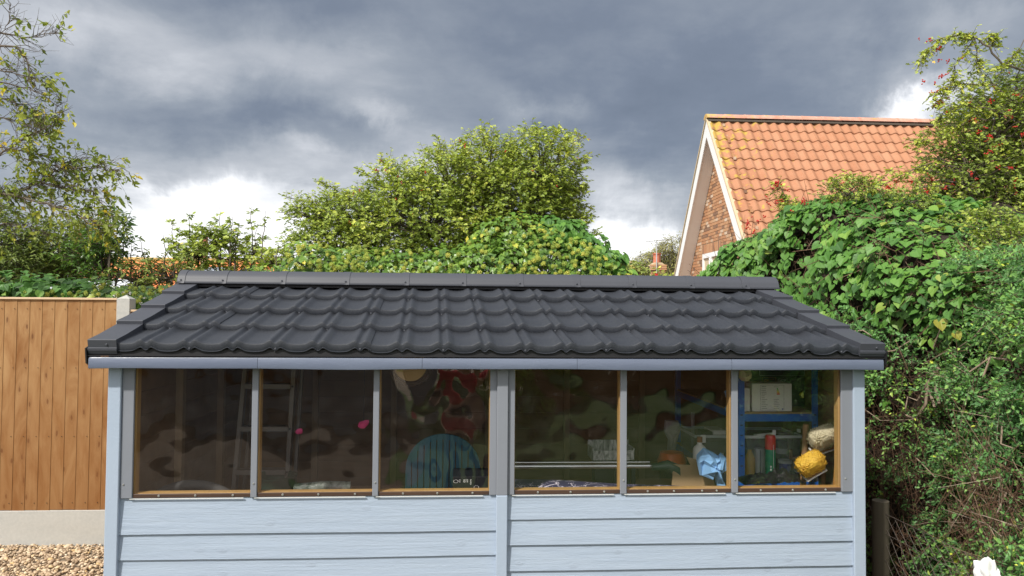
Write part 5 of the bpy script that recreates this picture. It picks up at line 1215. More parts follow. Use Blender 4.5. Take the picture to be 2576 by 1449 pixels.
for _ in range(1500):
    if cnt >= 290: break
    if R.random() < .55: px, py = R.gauss(830, 110), R.uniform(590, 705)
    else: px, py = R.gauss(1440, 90), R.uniform(575, 705)
    if R.random() < .15: px, py = R.uniform(900, 1350), R.uniform(600, 700)
    if not 640 < px < 1575: continue
    t = on_front(bwi, iv, px, py)
    if t is None: continue
    put(R.choice(balls), 'flower_head', iv, W(px, py, t-.05)-np.array(iv.location), R.uniform(.75, 1.15)); cnt += 1
# bindweed climbing its right shoulder
bi = thing('bindweed_clump', 'bright heart-leaved bindweed tumbling down the right end of the ivy mound', 'bindweed', tuple(W(1500, 1150, 7.6)*np.array([1, 1, 0])))
BL = [(1420, 590, 7.9, 50, 38, .3), (1480, 630, 7.7, 50, 40, .3), (1530, 670, 7.5, 45, 40, .3), (1560, 710, 7.4, 35, 35, .3), (1385, 565, 8.0, 25, 20, .2)]
bwb = [(c-np.array(bi.location), a, b, d) for c, a, b, d in blobs_world(BL)]
n = 1100; P0, dr, idx, lump = sample_blobs(bwb, n, .9); N_ = unit(dr+rnd_dirs(n)*.4+np.array([.2, -.5, .3])); U_ = unit(rnd_dirs(n)*.7+np.array([0, -.2, -1]))
leaves('heart_leaves', 'heart', P0, N_, U_, .075*(1+.25*G.normal(size=n)).clip(.5, 1.5), .42+.3*lump+G.normal(0, .12, n), m_bind, bi); skeleton((0, 0, 0), bwb, idx, P0, bi, .03, 60, part='stem')
for j in np.argsort(to_pix(P0+np.array(bi.location))[2])[:120]: place_leaf(R.choice(lh), P0[j]+np.array([0, -.02, 0]), N_[j], U_[j], .085*R.uniform(.7, 1.2), bi)

# ---- the long hedge on the right
hd = thing('bindweed_hedge', 'tall overgrown hedge smothered in bindweed and small-leaved shrub right of the shed', 'hedge', (4.2, 0, 0))
PATH = np.array([(4.10, -2.6, 2.20), (4.14, -1.6, 2.22), (4.20, -.8, 2.25), (4.24, 0, 2.28), (4.25, .7, 2.36), (4.26, 1.3, 2.66), (4.24, 1.9, 2.98), (4.12, 2.45, 2.88), (3.95, 2.85, 2.74), (3.88, 3.20, 2.52), (4.15, 3.6, 2.1)])
seg = np.linalg.norm(np.diff(PATH[:, :2], axis=0), axis=1); cum = np.concatenate([[0], np.cumsum(seg)]); UL = cum[-1]
def hp(u, t, off=0.0):
    x, y, zt = (np.interp(u, cum, PATH[:, i]) for i in range(3)); e = .15
    dx = np.interp(u+e, cum, PATH[:, 0])-np.interp(u-e, cum, PATH[:, 0]); dy = np.interp(u+e, cum, PATH[:, 1])-np.interp(u-e, cum, PATH[:, 1]); l = math.hypot(dx, dy)+1e-9
    nx, ny = -dy/l, dx/l                                         # out of the hedge
    nz = mn.noise(Vector((u*1.1, t*2.2, 3.3)))*.26+mn.noise(Vector((u*3.3, t*5, 7.7)))*.15
    if t < .72: z = zt*.86*t/.72; inn = .10-.20*math.sin(PI*min(1, t/.72)*.85); nn = (nx, ny, .25)
    elif t < 1.2: ph = (t-.72)/.48*PI/2; z = zt*(.86+.14*math.sin(ph)); inn = -.0+.55*(1-math.cos(ph)); c_ = math.cos(ph); nn = (nx*c_, ny*c_, .3+math.sin(ph))
    else: z = zt*(1+.03*math.sin((t-1.2)*7)); inn = .55+(t-1.2)*1.9; nn = (0, 0, 1)
    o = nz+off-inn
    return np.array([x+nx*o, y+ny*o, max(z+nz*.5, 0)]), unit(np.array([nn]))[0]
# dark sheet added inside the hedge to block light
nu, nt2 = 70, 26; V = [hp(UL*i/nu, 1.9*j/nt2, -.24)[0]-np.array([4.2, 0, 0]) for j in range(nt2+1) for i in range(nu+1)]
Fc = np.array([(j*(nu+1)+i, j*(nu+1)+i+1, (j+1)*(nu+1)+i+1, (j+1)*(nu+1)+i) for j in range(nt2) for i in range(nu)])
link('dark_core', npmesh('dark_core', V, Fc, m_core, smooth=True), hd)
O = np.array([4.2, 0, 0])
def low_line(px): return float(np.interp(px, [1780, 1960, 2050, 2120, 2200, 2300, 2400, 2480, 2576, 2900], [900, 880, 800, 800, 860, 860, 880, 940, 980, 980]))
HB = ([], [], [], []); HC = ([], [], []); HT = ([], []); big = []
def dens_small(px, py):
    d = .95
    if px < 2330 and py > 1010: d = .30+.35*mn.noise(Vector((px*.02, py*.02, 0)))
    if px < 2300 and py > 1230: d *= .35
    if 2400 < px < 2600 and 1200 < py < 1400: d *= .35
    if 2270 < px < 2360 and 880 < py < 1010: d *= .25
    if 2195 < px < 2290 and 870 < py < 1000: d *= .7
    hole = mn.noise(Vector((px*.011+5, py*.016, 2)));  d *= 1 if hole > -.16 else .12
    return d
for _ in range(60000):
    u = R.uniform(0, UL); t = R.uniform(.02, 1.75) if R.random() < .85 else R.uniform(.7, 1.3); dpt = abs(R.gauss(0, .09)); p, nn = hp(u, t, .02-dpt)
    if p[1] < -2.45: continue
    px, py, d = to_pix(p)
    if d < .3: px, py = 3000, 900
    ll = low_line(px); mixn = mn.noise(Vector((u*2.1, t*4.5, 9)))
    sm = 1.0 if px < 2380 else max(.62, 1-(px-2380)/450)
    if (px > 2380 and R.random() > sm) and py > 600: ll = -1e4
    if 2380 < px < 2700 and 880 < py < 1300 and mixn > .05: ll = 1300 if R.random() < .35 else ll
    if py < ll+60*mixn or (mixn > .3 and R.random() < .15):
        if R.random() < .38 and mixn > -.42:
            sp2 = mn.noise(Vector((u*1.3, t*3, 20)))
            HB[0].append(p); HB[1].append(nn); HB[2].append(R.choice((.035, .045, .06, .07, .085))*R.uniform(.8, 1.2)*.86*min(1, max(.55, d/5.2))+.012*max(0, sp2)); HB[3].append(.45+.35*sp2+R.gauss(0, .15)); 
    elif R.random() < dens_small(px, py):
        for _k in range(2):
            HC[0].append(p+np.array([R.gauss(0, .03) for _ in range(3)])); HC[1].append(nn); HC[2].append(.45+.3*mixn+R.gauss(0, .12))
hb_p = np.array(HB[0])-O; hb_n = np.array(HB[1]); n = len(hb_p)
Nb = unit(hb_n+rnd_dirs(n)*.42+np.array([-.25, -.35, .25])); Ub = unit(rnd_dirs(n)*.75+np.array([-.1, -.2, -1.0])+hb_n*.2); Sb = np.array(HB[2]); Tb = np.array(HB[3])
_, _, dep = to_pix(hb_p+O); pxs, pys, _ = to_pix(hb_p+O); order = np.argsort(-(Sb/np.maximum(dep, .5))*((pxs < 2600) & (pys < 1460) & (dep > 1)))
one = set(order[:300].tolist()); restm = np.array([j for j in range(n) if j not in one])
leaves('heart_leaves', 'heart', hb_p[restm], Nb[restm], Ub[restm], Sb[restm], Tb[restm], m_bind, hd)
for j in one: place_leaf(R.choice(lh), hb_p[j]+hb_n[j]*.03, Nb[j], Ub[j], Sb[j]*1.02, hd)
hc_p = np.array(HC[0])-O; hc_n = np.array(HC[1]); n = len(hc_p)
k = 7; dr = unit(np.cross(hc_n, rnd_dirs(n))+hc_n*.35+np.array([-.2, -.1, -.12]))
sprigs(hc_p, dr, G.uniform(.05, .13, n), k, 'oval', .024, .25, np.array(HC[2]), m_coto, hd, m_twig if False else m_bark, part='small_leaves', droop=.1, spread=1.3, twr=.0014, upn=.35)
# dry twigs
n = 6500; A, B, tn = [], [], []
for _ in range(n):
    u = R.uniform(0, UL); t = R.uniform(.0, 1.15); p, nn = hp(u, t, -.02-abs(R.gauss(0, .08))); 
    d = unit((rnd_dirs(1)[0]*np.array([.6, 1, 1])+np.array([0, 0, -.3]))[None])[0]; L_ = R.uniform(.06, .28); A.append(p-O); B.append(p-O+d*L_); tn.append(R.betavariate(1.6, 2.2))
tubes('dry_twigs', A, B, np.full(n, .0022)*G.uniform(.6, 1.8, n), np.full(n, .0012), m_twig, hd, tone=np.array(tn))
# long pale stems and the cut stump of branches
def hpx(px, py, off=.0):          # point on the hedge face under a picture position
    best = None
    for i in range(0, 101):
        for j in range(0, 40):
            p = HG[i, j]; a, b = HGP[i, j]
            e = (a-px)**2+(b-py)**2
            if best is None or e < best[0]: best = (e, i, j)
    return HG[best[1], best[2]]+HGN[best[1], best[2]]*off
HG = np.array([[hp(UL*i/100, 1.5*j/39)[0] for j in range(40)] for i in range(101)]); HGN = np.array([[hp(UL*i/100, 1.5*j/39)[1] for j in range(40)] for i in range(101)])
_a, _b, _c = to_pix(HG.reshape(-1, 3)); _a[_c < 1] = 1e6; HGP = np.stack([_a, _b], 1).reshape(101, 40, 2)
st = MB()
for pts, r in (([(2298, 888), (2300, 925), (2318, 960), (2345, 990), (2372, 1018)], .006), ([(2388, 940), (2362, 975), (2345, 1010), (2335, 1040), (2300, 1042)], .011), ([(2362, 975), (2352, 1030), (2345, 1045)], .010), ([(2375, 970), (2380, 1010), (2390, 1035)], .010), ([(2345, 985), (2325, 1005), (2305, 1020), (2290, 1045)], .006), ([(2360, 985), (2370, 1010), (2362, 1048)], .009),
               ([(2576, 850), (2540, 890), (2500, 915), (2510, 960)], .008), ([(2560, 900), (2520, 930), (2480, 925)], .006), ([(2400, 905), (2420, 880), (2480, 855)], .004), ([(2550, 1060), (2560, 1120), (2570, 1160)], .005), ([(2450, 1200), (2440, 1260), (2425, 1330)], .006), ([(2510, 1130), (2475, 1190), (2470, 1250)], .005), ([(2370, 880), (2392, 840), (2400, 810)], .005),
               ([(2195, 905), (2250, 890), (2300, 880)], .005), ([(2080, 860), (2120, 845), (2180, 850), (2230, 842)], .006), ([(2110, 820), (2135, 850), (2150, 880)], .005), ([(2470, 860), (2510, 820), (2570, 790)], .004), ([(2330, 930), (2400, 910), (2470, 920)], .003), ([(2520, 990), (2490, 1000), (2470, 1015)], .004), ([(2180, 1040), (2240, 1070), (2330, 1060)], .003), ([(2560, 1260), (2520, 1300), (2500, 1390)], .005), ([(2330, 1180), (2420, 1250), (2540, 1370)], .004), ([(2460, 1190), (2540, 1240), (2576, 1250)], .003)):
    q = [hpx(a, b, .05)-O for a, b in pts]; st.tube(q, [r*(1-.55*i/len(q)) for i in range(len(q))], 6)
st.build('dead_stems', mat('bleached_stem', (.30, .235, .175), .8, var=(20, (1, 1, 1), .5, (.19, .12, .08)), bump=(50, (1, 1, 1), .4, .003)), hd, smooth=True)
# fine straw-like stems
n = 1100; A, B, tn = [], [], []
for _ in range(n):
    px, py = (R.gauss(2500, 60), R.gauss(1290, 75)) if R.random() < .45 else ((R.gauss(2240, 55), R.uniform(1010, 1440)) if R.random() < .7 else (R.uniform(2200, 2570), R.uniform(900, 1440)))
    if px < 2185: continue
    p = None
    i = int(np.argmin((HGP[:, :, 0]-px)**2+(HGP[:, :, 1]-py)**2)); p = HG.reshape(-1, 3)[i]+HGN.reshape(-1, 3)[i]*.04+np.array([0, R.gauss(0, .06), R.gauss(0, .06)])
    d = unit((rnd_dirs(1)[0]*np.array([.3, 1, 1.2]))[None])[0]; A.append(p-O); B.append(p-O+d*R.uniform(.08, .3)); tn.append(R.uniform(.35, 1) if px > 2380 else R.uniform(.1, .7))
n = len(A); tubes('straw_stems', A, B, np.full(n, .0017), np.full(n, .0009), m_twig, hd, tone=np.array(tn))
for (px, py) in [(2160, 1030), (2480, 1095), (2170, 960)]: pass
# yellowed big leaves, one by one
m_yl = mat('yellowed_leaf', (.42, .36, .06), .5, var=(30, (1, 1, 1), .7, (.18, .27, .04)), transl=.3); ly = leaf_mesh1('heart', m_yl, 9)
for (px, py, s) in [(2015, 700, .06), (2395, 820, .07), (2440, 860, .05)]:
    p = hpx(px, py, .08)-O; o = place_leaf(ly, p, (-.5, -.8, .5), (R.uniform(-.4, .4), -.2, -1), s, hd); o['label'] = 'yellowed leaf'
# chain-link fence and its post at the foot of the hedge
cl = thing('chain_link_fence', 'rusty chain-link fence half hidden at the foot of the right hedge', 'fence', (4.02, 0, 0))
A, B = [], []; h_ = .93; st_ = .058; y0_, y1_ = -1.6, 2.3
k = 0; y = y0_-h_
while y < y1_:
    for sg in (1, -1):
        ya, yb = (y, y+h_) if sg == 1 else (y+h_, y); za, zb2_ = 0, h_
        m_ = 8
        for i in range(m_):
            a, b = i/m_, (i+1)/m_; A.append((.010*mn.noise(Vector((ya+(yb-ya)*a, a*3, 0)))*4, ya+(yb-ya)*a, h_*a)); B.append((.010*mn.noise(Vector((ya+(yb-ya)*b, b*3, 0)))*4, ya+(yb-ya)*b, h_*b))
    y += st_*1.41
m_wire = mat('weathered_wire', (.17, .14, .125), .6, metal=.4); tubes('wire_mesh', A, B, np.full(len(A), .0016), np.full(len(A), .0016), m_wire, cl, kind=None)
tubes('strand', [(0, y0_, h_), (0, y0_, h_-.1)], [(0, y1_, h_+.0), (0, y1_, h_-.12)], [.002]*2, [.002]*2, m_wire, cl, kind=None)
pp = atx(2215, 1258, 4.02)
MB().tube([(0, pp[1], 0), (.0, pp[1], pp[2]-.003), (.0, pp[1], pp[2])], [.048, .045, .040], 14).build('fence_post', mat('weathered_round_post', (.085, .07, .05), .85, var=(14, (1, 1, .1), .6, (.14, .12, .09)), bump=(30, (1, 1, .1), .6, .004)), cl, smooth=True)
# white bundle at lower right
wp = W(2487, 1455, 3.0)
mb = MB(); bmesh.ops.create_icosphere(mb.bm, subdivisions=4, radius=.055)
for v in mb.bm.verts: v.co = Vector((v.co.x*.85, v.co.y*.85, v.co.z*1.25+(.01 if v.co.z > 0 else 0)))*(1+.34*mn.noise(v.co*22)+.26*mn.noise(v.co*55))
o = mb.build('bundle', mat('bright_white_cloth', (.78, .78, .78), .7, bump=(30, (1, 1, 1), .4, .004)), None, smooth=True); o.location = (wp[0], wp[1], wp[2]); tagit(o, 'bright white crumpled bundle low in front of the right hedge', 'bundle')
MB().tube([(0, 0, -.03), (0, 0, -wp[2])], .006, 6).build('stake', m_wood, o)

# ---- berried hawthorn tree, far right
ht = thing('hawthorn_tree', 'tall hawthorn with many red berries above the right hedge, arching out over the orange roof', 'tree', tuple(W(2520, 1000, 6.3)*np.array([1, 1, 0])))
BL = [(2540, 250, 6.3, 85, 80, .7), (2480, 360, 6.2, 110, 95, .7), (2560, 400, 6.2, 100, 120, .7), (2425, 440, 6.0, 75, 75, .5), (2480, 505, 6.0, 120, 60, .6), (2650, 300, 6.4, 110, 150, .8), (2640, 500, 6.2, 120, 110, .8)]
bwt = [(c-np.array(ht.location), a, b, d) for c, a, b, d in blobs_world(BL)]
n = 6000; P0, dr, idx, lump = sample_blobs(bwt, n, .4); dr = unit(dr*.7+np.array([-.1, 0, .25])+rnd_dirs(n)*.6)
sprigs(P0, dr, G.uniform(.05, .15, n), 6, 'lobed', .031, .25, .26+.38*lump, m_haw, ht, m_bark); skeleton((0, 0, 0), bwt, idx, P0, ht, .07, 320)
arcs = [([(2576, 180), (2520, 160), (2490, 120), (2455, 92), (2420, 82), (2370, 95), (2330, 130), (2318, 155)], .009), ([(2455, 92), (2430, 130), (2405, 165), (2395, 210), (2365, 250), (2350, 262)], .005), ([(2450, 95), (2458, 150), (2470, 175)], .004), ([(2490, 120), (2500, 105), (2510, 88), (2475, 98)], .003), ([(2560, 260), (2500, 215), (2450, 210), (2400, 215), (2365, 225), (2345, 235)], .006), ([(2560, 300), (2480, 270), (2420, 262), (2370, 285), (2355, 310)], .006),
        ([(2500, 300), (2440, 300), (2390, 330), (2370, 345)], .005), ([(2420, 420), (2340, 410), (2290, 430), (2260, 445), (2200, 470)], .005), ([(2400, 470), (2320, 470), (2260, 510), (2220, 540), (2140, 560)], .006), ([(2350, 520), (2280, 500), (2200, 470), (2150, 445), (2120, 440)], .005), ([(2120, 500), (2105, 470), (2100, 445)], .004), ([(2380, 350), (2330, 350), (2300, 360)], .003), ([(2040, 560), (2035, 520), (1985, 505), (1955, 515)], .004), ([(1985, 530), (1975, 490), (1955, 465), (1950, 460)], .004), ([(2250, 560), (2200, 520), (2150, 520)], .004), ([(2576, 100), (2540, 150), (2520, 170)], .004), ([(2170, 520), (2180, 480), (2220, 450), (2250, 420)], .004)]
mb = MB(); P0, dr = [], []
for pts, r in arcs:
    D = 5.9 if pts[0][0] > 2200 else 6.0; q = []
    for (a, b), (c, d) in zip(pts, pts[1:]):
        for i in range(3): q.append(np.array(W(a+(c-a)*i/3, b+(d-b)*i/3, D))-np.array(ht.location)+G.normal(0, .006, 3))
    q.append(np.array(W(*pts[-1], D))-np.array(ht.location)); mb.tube(q, [r*(1-.7*i/len(q)) for i in range(len(q))], 6)
    nn_ = int(len(q)*(3.6 if pts[0][0] > 2300 else 3.2)); fromi = 2 if r > .008 else 1
    for _ in range(nn_):
        i = R.randint(fromi if r <= .008 else 9, len(q)-2); P0.append(q[i]+(q[i+1]-q[i])*R.random()); dr.append(unit((rnd_dirs(1)[0]*.8+unit((q[i+1]-q[i])[None])[0]*.5+np.array([0, 0, -.25]))[None])[0])
mb.build('arching_branches', m_bark, ht, smooth=True); P0, dr = np.array(P0), np.array(dr)
sprigs(P0, dr, G.uniform(.04, .11, len(P0)), 5, 'lobed', .031, .25, .62, m_haw, ht, m_bark, part='shoot_leaves', droop=.3)
cnt = 0
for c in [(2520, 290), (2500, 380), (2560, 330), (2480, 330), (2540, 420), (2470, 450), (2560, 480), (2500, 250), (2440, 300), (2400, 470), (2350, 450), (2570, 250), (2600, 380), (2330, 500), (2300, 470), (2560, 190), (2200, 480), (2160, 500), (2130, 455), (2120, 480), (2230, 530), (2120, 515), (1955, 470), (1950, 500), (1985, 470), (2250, 500), (2020, 520), (1890, 560), (1900, 570), (2280, 560), (2570, 560), (2395, 280), (2362, 262), (2352, 240), (2400, 150), (2345, 125), (2368, 210), (2500, 520)]:
    for _ in range(R.randint(3, 5)):
        px, py = c[0]+R.gauss(0, 16), c[1]+R.gauss(0, 14); t = on_front(bwt, ht, px, py)
        t = (t-.02) if t and px > 2330 else 5.9
        put(R.choice(bm5), 'berry', ht, W(px, py, t)-np.array(ht.location), R.uniform(.55, .85)); cnt += 1
# loose mixed growth on the hedge top at the right
mx_ = thing('wild_rose_growth', 'tangled small-leaved growth on the hedge top below the berried hawthorn', 'bush', (4.9, .9, 0))
BL = [(2480, 590, 4.9, 130, 45, .4), (2570, 640, 4.3, 100, 70, .4), (2560, 740, 3.9, 70, 90, .3), (2270, 515, 5.6, 60, 26, .3), (2130, 485, 5.8, 45, 22, .3)]
bwm = [(c-np.array(mx_.location), a, b, d) for c, a, b, d in blobs_world(BL)]
n = 1900; P0, dr, idx, lump = sample_blobs(bwm, n, .5); dr = unit(dr*.6+np.array([-.2, 0, .4])+rnd_dirs(n)*.7)
sprigs(P0, dr, G.uniform(.05, .13, n), 6, 'lobed', .026, .25, .34+.3*lump, m_haw, mx_, m_bark); skeleton((0, 0, 0), bwm, idx, P0, mx_, .03, 120, part='stems')

# ---- hedge beyond the board fence
lh_ = thing('ivy_hedge', 'ivy and bindweed hedge showing above the board fence on the left', 'hedge', tuple(W(200, 1100, 7.3)*np.array([1, 1, 0])))
BL = [(-160, 735, 7.3, 150, 60, .4), (30, 725, 7.2, 90, 50, .4), (110, 740, 7.2, 100, 45, .4), (210, 735, 7.3, 80, 40, .4), (300, 755, 7.2, 90, 36, .4), (400, 760, 7.2, 90, 42, .4), (200, 800, 7.3, 300, 60, .4), (520, 750, 7.3, 80, 40, .4), (620, 750, 7.4, 80, 36, .4)]
bwl = [(c-np.array(lh_.location), a, b, d) for c, a, b, d in blobs_world(BL)]
n = 2600; P0, dr, idx, lump = sample_blobs(bwl, n, .9); pxs = to_pix(P0+np.array(lh_.location))[0]; N_ = unit(dr+rnd_dirs(n)*.45+np.array([0, -.4, .6])); U_ = unit(rnd_dirs(n)*.8+np.array([0, -.2, -.9]))
hrt = (pxs < 230) & (G.uniform(0, 1, n) < .8)
leaves('heart_leaves', 'heart', P0[hrt], N_[hrt], U_[hrt], .085*(1+.25*G.normal(size=hrt.sum())).clip(.5, 1.5), .34+.35*lump[hrt]+G.normal(0, .1, hrt.sum()), m_bind, lh_)
leaves('ivy_leaves', 'ivy', P0[~hrt], N_[~hrt], U_[~hrt], .062*(1+.25*G.normal(size=(~hrt).sum())).clip(.5, 1.5), .45+.3*lump[~hrt]+G.normal(0, .12, (~hrt).sum()), m_ivy, lh_)
skeleton((0, 0, 0), bwl, idx, P0, lh_, .03, 60)
for j in np.argsort(to_pix(P0+np.array(lh_.location))[2])[:170]: place_leaf(R.choice(lh if hrt[j] else lm), P0[j]+np.array([0, -.02, 0]), N_[j], U_[j], (.085 if hrt[j] else .065)*R.uniform(.7, 1.2), lh_)
cnt = 0
for _ in range(400):
    if cnt > 55: break
    px, py = R.choice([(350, 745), (180, 750), (420, 740), (300, 730)]); px += R.gauss(0, 45); py += R.gauss(0, 14); t = on_front(bwl, lh_, px, py)
    if t: put(R.choice(balls), 'flower_head', lh_, W(px, py, t-.05)-np.array(lh_.location), R.uniform(.7, 1.1)); cnt += 1

# ---- saplings and leggy shrubs on the left
def shoots_bush(name, lb, cat, base, shoots, mt, leafsize, kind, D, fill, nfill, tone0, spr=.10, group=None, k=6, dens=10):
    o = thing(name, lb, cat, tuple(np.array(W(base[0], base[1], D))*np.array([1, 1, 0])), group); L0 = np.array(o.location); mb = MB(); P0, dr, L_ = [], [], []
    for (bx, by, tx, ty) in shoots:
        a, b = np.array(W(bx, by, D+R.uniform(-.3, .3)))-L0, np.array(W(tx, ty, D+R.uniform(-.3, .3)))-L0; pts, rr = limb(a, b, .012, .002, .03, 9, .04)
        mb.tube(pts, rr, 5); m_ = max(6, int(np.linalg.norm(b-a)*dens))
        for _ in range(m_):
            t = R.random()**.75; i = min(int(t*9), 8); p = pts[i]+(pts[i+1]-pts[i])*R.random(); d = unit((rnd_dirs(1)[0]*np.array([1, 1, .5])+np.array([0, 0, .35]))[None])[0]; P0.append(p); dr.append(d); L_.append(spr*(1.5-1.05*t)*R.uniform(.7, 1.3))
    mb.tube([(0, 0, 0)]+[tuple(np.array(W(base[0], 720, D))-L0)], [.04, .03], 7)
    mb.build('trunk', m_bark, o, smooth=True)
    if fill:
        bwf = [(c-L0, a, b, d) for c, a, b, d in blobs_world(fill)]; p2, d2, idx, lump = sample_blobs(bwf, nfill, .3); P0 += list(p2); dr += list(unit(d2*.5+rnd_dirs(nfill)*.6+np.array([0, 0, .4]))); L_ += list(G.uniform(.08, .2, nfill)); skeleton((0, 0, .3), bwf, idx, p2, o, .03, 120, part='stems')
    P0, dr, L_ = np.array(P0), np.array(dr), np.array(L_); sprigs(P0, dr, L_, k, kind, leafsize, .25, tone0+G.normal(0, .08, len(P0)), mt, o, m_bark, droop=.3)
    return o
gs = 'leggy shrubs beyond the board fence'
shoots_bush('sapling', 'three-stemmed sapling with lobed leaves standing left of the hawthorn', 'sapling', (530, 900), [(470, 710, 478, 535), (510, 710, 505, 560), (555, 700, 553, 520), (590, 700, 600, 560), (640, 700, 632, 520), (650, 700, 668, 530), (440, 700, 430, 555), (575, 700, 585, 545), (500, 700, 485, 560)], m_haw, .060, 'lobed', 9.0, [(500, 630, 9.0, 50, 60, .4), (580, 640, 9.1, 60, 55, .4), (640, 630, 9, 20, 55, .2), (545, 605, 9, 24, 45, .3)], 330, .42)
shoots_bush('sapling', 'feathery low sapling between the orange roof and the three-stemmed sapling', 'sapling', (400, 900), [(420, 720, 410, 590), (380, 720, 350, 600), (330, 720, 330, 610), (440, 720, 470, 640), (400, 720, 430, 600), (370, 720, 300, 640)], m_sapl, .062, 'lance', 8.6, [(430, 690, 8.6, 60, 45, .4), (350, 700, 8.5, 60, 40, .4), (540, 700, 8.6, 60, 22, .4)], 210, .5, .16)
shoots_bush('tall_shrub', 'dark leafy shrub with one tall spire beside the orange roof', 'shrub', (275, 900), [(275, 730, 280, 495), (270, 720, 330, 530), (290, 720, 320, 560), (260, 720, 240, 540), (260, 720, 215, 560)], m_ivy, .060, 'lance', 8.4, [(270, 600, 8.4, 35, 60, .3), (262, 665, 8.4, 38, 55, .3), (215, 640, 8.5, 36, 50, .3)], 430, .42, .14)
shoots_bush('tall_shrub', 'olive leafy shrub behind the hedge under the overhanging branch', 'shrub', (150, 900), [(160, 720, 65, 515), (100, 720, 70, 520), (120, 720, 105, 540), (180, 720, 195, 555), (160, 720, 170, 560)], m_sapl, .060, 'lance', 8.8, [(160, 620, 8.8, 75, 65, .5), (100, 650, 8.8, 80, 70, .5), (190, 690, 8.7, 60, 45, .4)], 760, .45, .14)
shoots_bush('tall_shrub', 'dense olive shrub at the left edge above the fence', 'shrub', (10, 900), [(20, 720, 10, 520), (50, 720, 40, 545), (-40, 720, -60, 520)], m_sapl, .060, 'lance', 8.3, [(20, 640, 8.3, 70, 65, .5), (-70, 640, 8.3, 90, 90, .5), (60, 680, 8.3, 60, 50, .4), (5, 545, 8.3, 35, 30, .3)], 900, .40, .14)
shoots_bush('tall_shrub', 'small spindly shrub just left of the flowering ivy', 'shrub', (690, 900), [(690, 700, 700, 612), (680, 700, 655, 630), (700, 700, 735, 618)], m_haw, .048, 'lobed', 8.3, [(690, 660, 8.3, 36, 25, .2)], 60, .5, .1)

# ---- overhanging tree, upper left
tr = thing('overhanging_tree', 'thin yellowing tree reaching in from the left edge against the dark cloud', 'tree', tuple(W(-420, 1200, 6.5)*np.array([1, 1, 0]))); L0 = np.array(tr.location)
mb = MB(); P0, dr, L_ = [], [], []; AA, BB, RA, RB = [], [], [], []
mb.tube([tuple(np.array(W(-420, y, 6.5))-L0)+() for y in (1400, 1000, 600, 300, 0, -200)], [.13, .11, .09, .07, .05, .03], 9)
MAIN = [([(-420, 560), (-100, 530), (0, 482), (60, 468), (90, 455), (140, 422)], .022, 1.0), ([(90, 458), (150, 470), (220, 480), (260, 540)], .010, 1.3), ([(-100, 540), (0, 485), (100, 510), (170, 530), (240, 555), (290, 575)], .014, 1.5), ([(-200, 420), (0, 400), (80, 350), (130, 330)], .012, 1.2), ([(-420, 300), (-100, 110), (0, 122), (60, 130), (85, 165), (95, 215)], .015, .35), ([(-200, 200), (0, 205), (70, 220), (120, 250)], .010, .6), ([(-200, 60), (0, 80), (50, 85), (110, 75), (130, 70)], .007, .35), ([(0, 90), (25, 60), (40, 18)], .004, .4), ([(-200, 300), (0, 290), (60, 310), (110, 350)], .008, .8), ([(110, 350), (130, 300), (150, 235)], .004, .5), ([(60, 400), (150, 420), (230, 415), (290, 425)], .006, 1.0),
        ([(-200, 380), (0, 370), (60, 380), (140, 400), (200, 400)], .008, 1.3), ([(-100, 250), (0, 245), (60, 265), (95, 300)], .007, 1.0), ([(-100, 600), (0, 560), (60, 570), (120, 590)], .008, .9), ([(-100, 170), (0, 178), (60, 195), (125, 215)], .006, .8)]
for pts, r, dn in MAIN:
    q = []
    for (a, b), (c, d) in zip(pts, pts[1:]):
        for i in range(4): q.append(np.array(W(a+(c-a)*i/4+R.gauss(0, 2), b+(d-b)*i/4+R.gauss(0, 2), 6.5))-L0)
    q.append(np.array(W(*pts[-1], 6.5))-L0); yo = R.uniform(-.15, .12); q = [p+np.array([0, yo*min(1, i/8), 0]) for i, p in enumerate(q)]
    mb.tube(q, [r*(1-.8*i/len(q)) for i in range(len(q))], 6)
    for i in range(1, len(q)-1):
        for _ in range(int(3*dn+1)):
            d = unit((unit((q[i+1]-q[i])[None])[0]*.9+rnd_dirs(1)[0]*.75+np.array([0, 0, .05]))[None])[0]; l = R.uniform(.08, .30)*(1-.5*i/len(q)); p = q[i]; e = p+d*l+np.array([0, 0, -.06*l])
            mid_ = (p+e)/2+G.normal(0, .015, 3)
            for x, y, ra_, rb_ in ((p, mid_, .0035, .0025), (mid_, e, .0025, .0012)): AA.append(x); BB.append(y); RA.append(ra_); RB.append(rb_)
            for _s in range(2):
                b_ = mid_+(e-mid_)*R.random(); d2 = unit((d+rnd_dirs(1)[0]*.9)[None])[0]; AA.append(b_); BB.append(b_+d2*R.uniform(.04, .14)); RA.append(.0016); RB.append(.0008)
                if R.random() < .5*dn: P0.append(BB[-1]); dr.append(unit((d2+np.array([0, 0, -.5]))[None])[0]); L_.append(R.uniform(.04, .10))
mb.build('trunk', m_bark, tr, smooth=True); tubes('twigs', AA, BB, RA, RB, m_bark, tr, n=4)
P0, dr, L_ = np.array(P0), np.array(dr), np.array(L_); hgt = P0[:, 2]
sprigs(P0, dr, L_, 5, 'oval', .050, .25, .50+.18*G.normal(size=len(P0)), m_cherry, tr, m_bark, droop=.5, upn=.4)

# ------------------------------------------------------------------ far buildings and trees
m_oroof = mat('far_orange_pantile', (.62, .21, .07), .85, var=[(2, (1, 1, 1), .4, (.70, .30, .13))]); m_cream = mat('white_render', (.72, .72, .70), .8)
fh = thing('bungalow', 'white-walled bungalow with bright orange pantile roof beyond the left hedge', 'house', tuple(np.array(at(480, 720, 30))*np.array([1, 1, 0]))); L0 = np.array(fh.location)
zr = at(480, 655, 32)[2]; ze = at(480, 760, 29)[2]; x0, x1 = at(250, 655, 32)[0]-L0[0], at(700, 665, 32)[0]-L0[0]
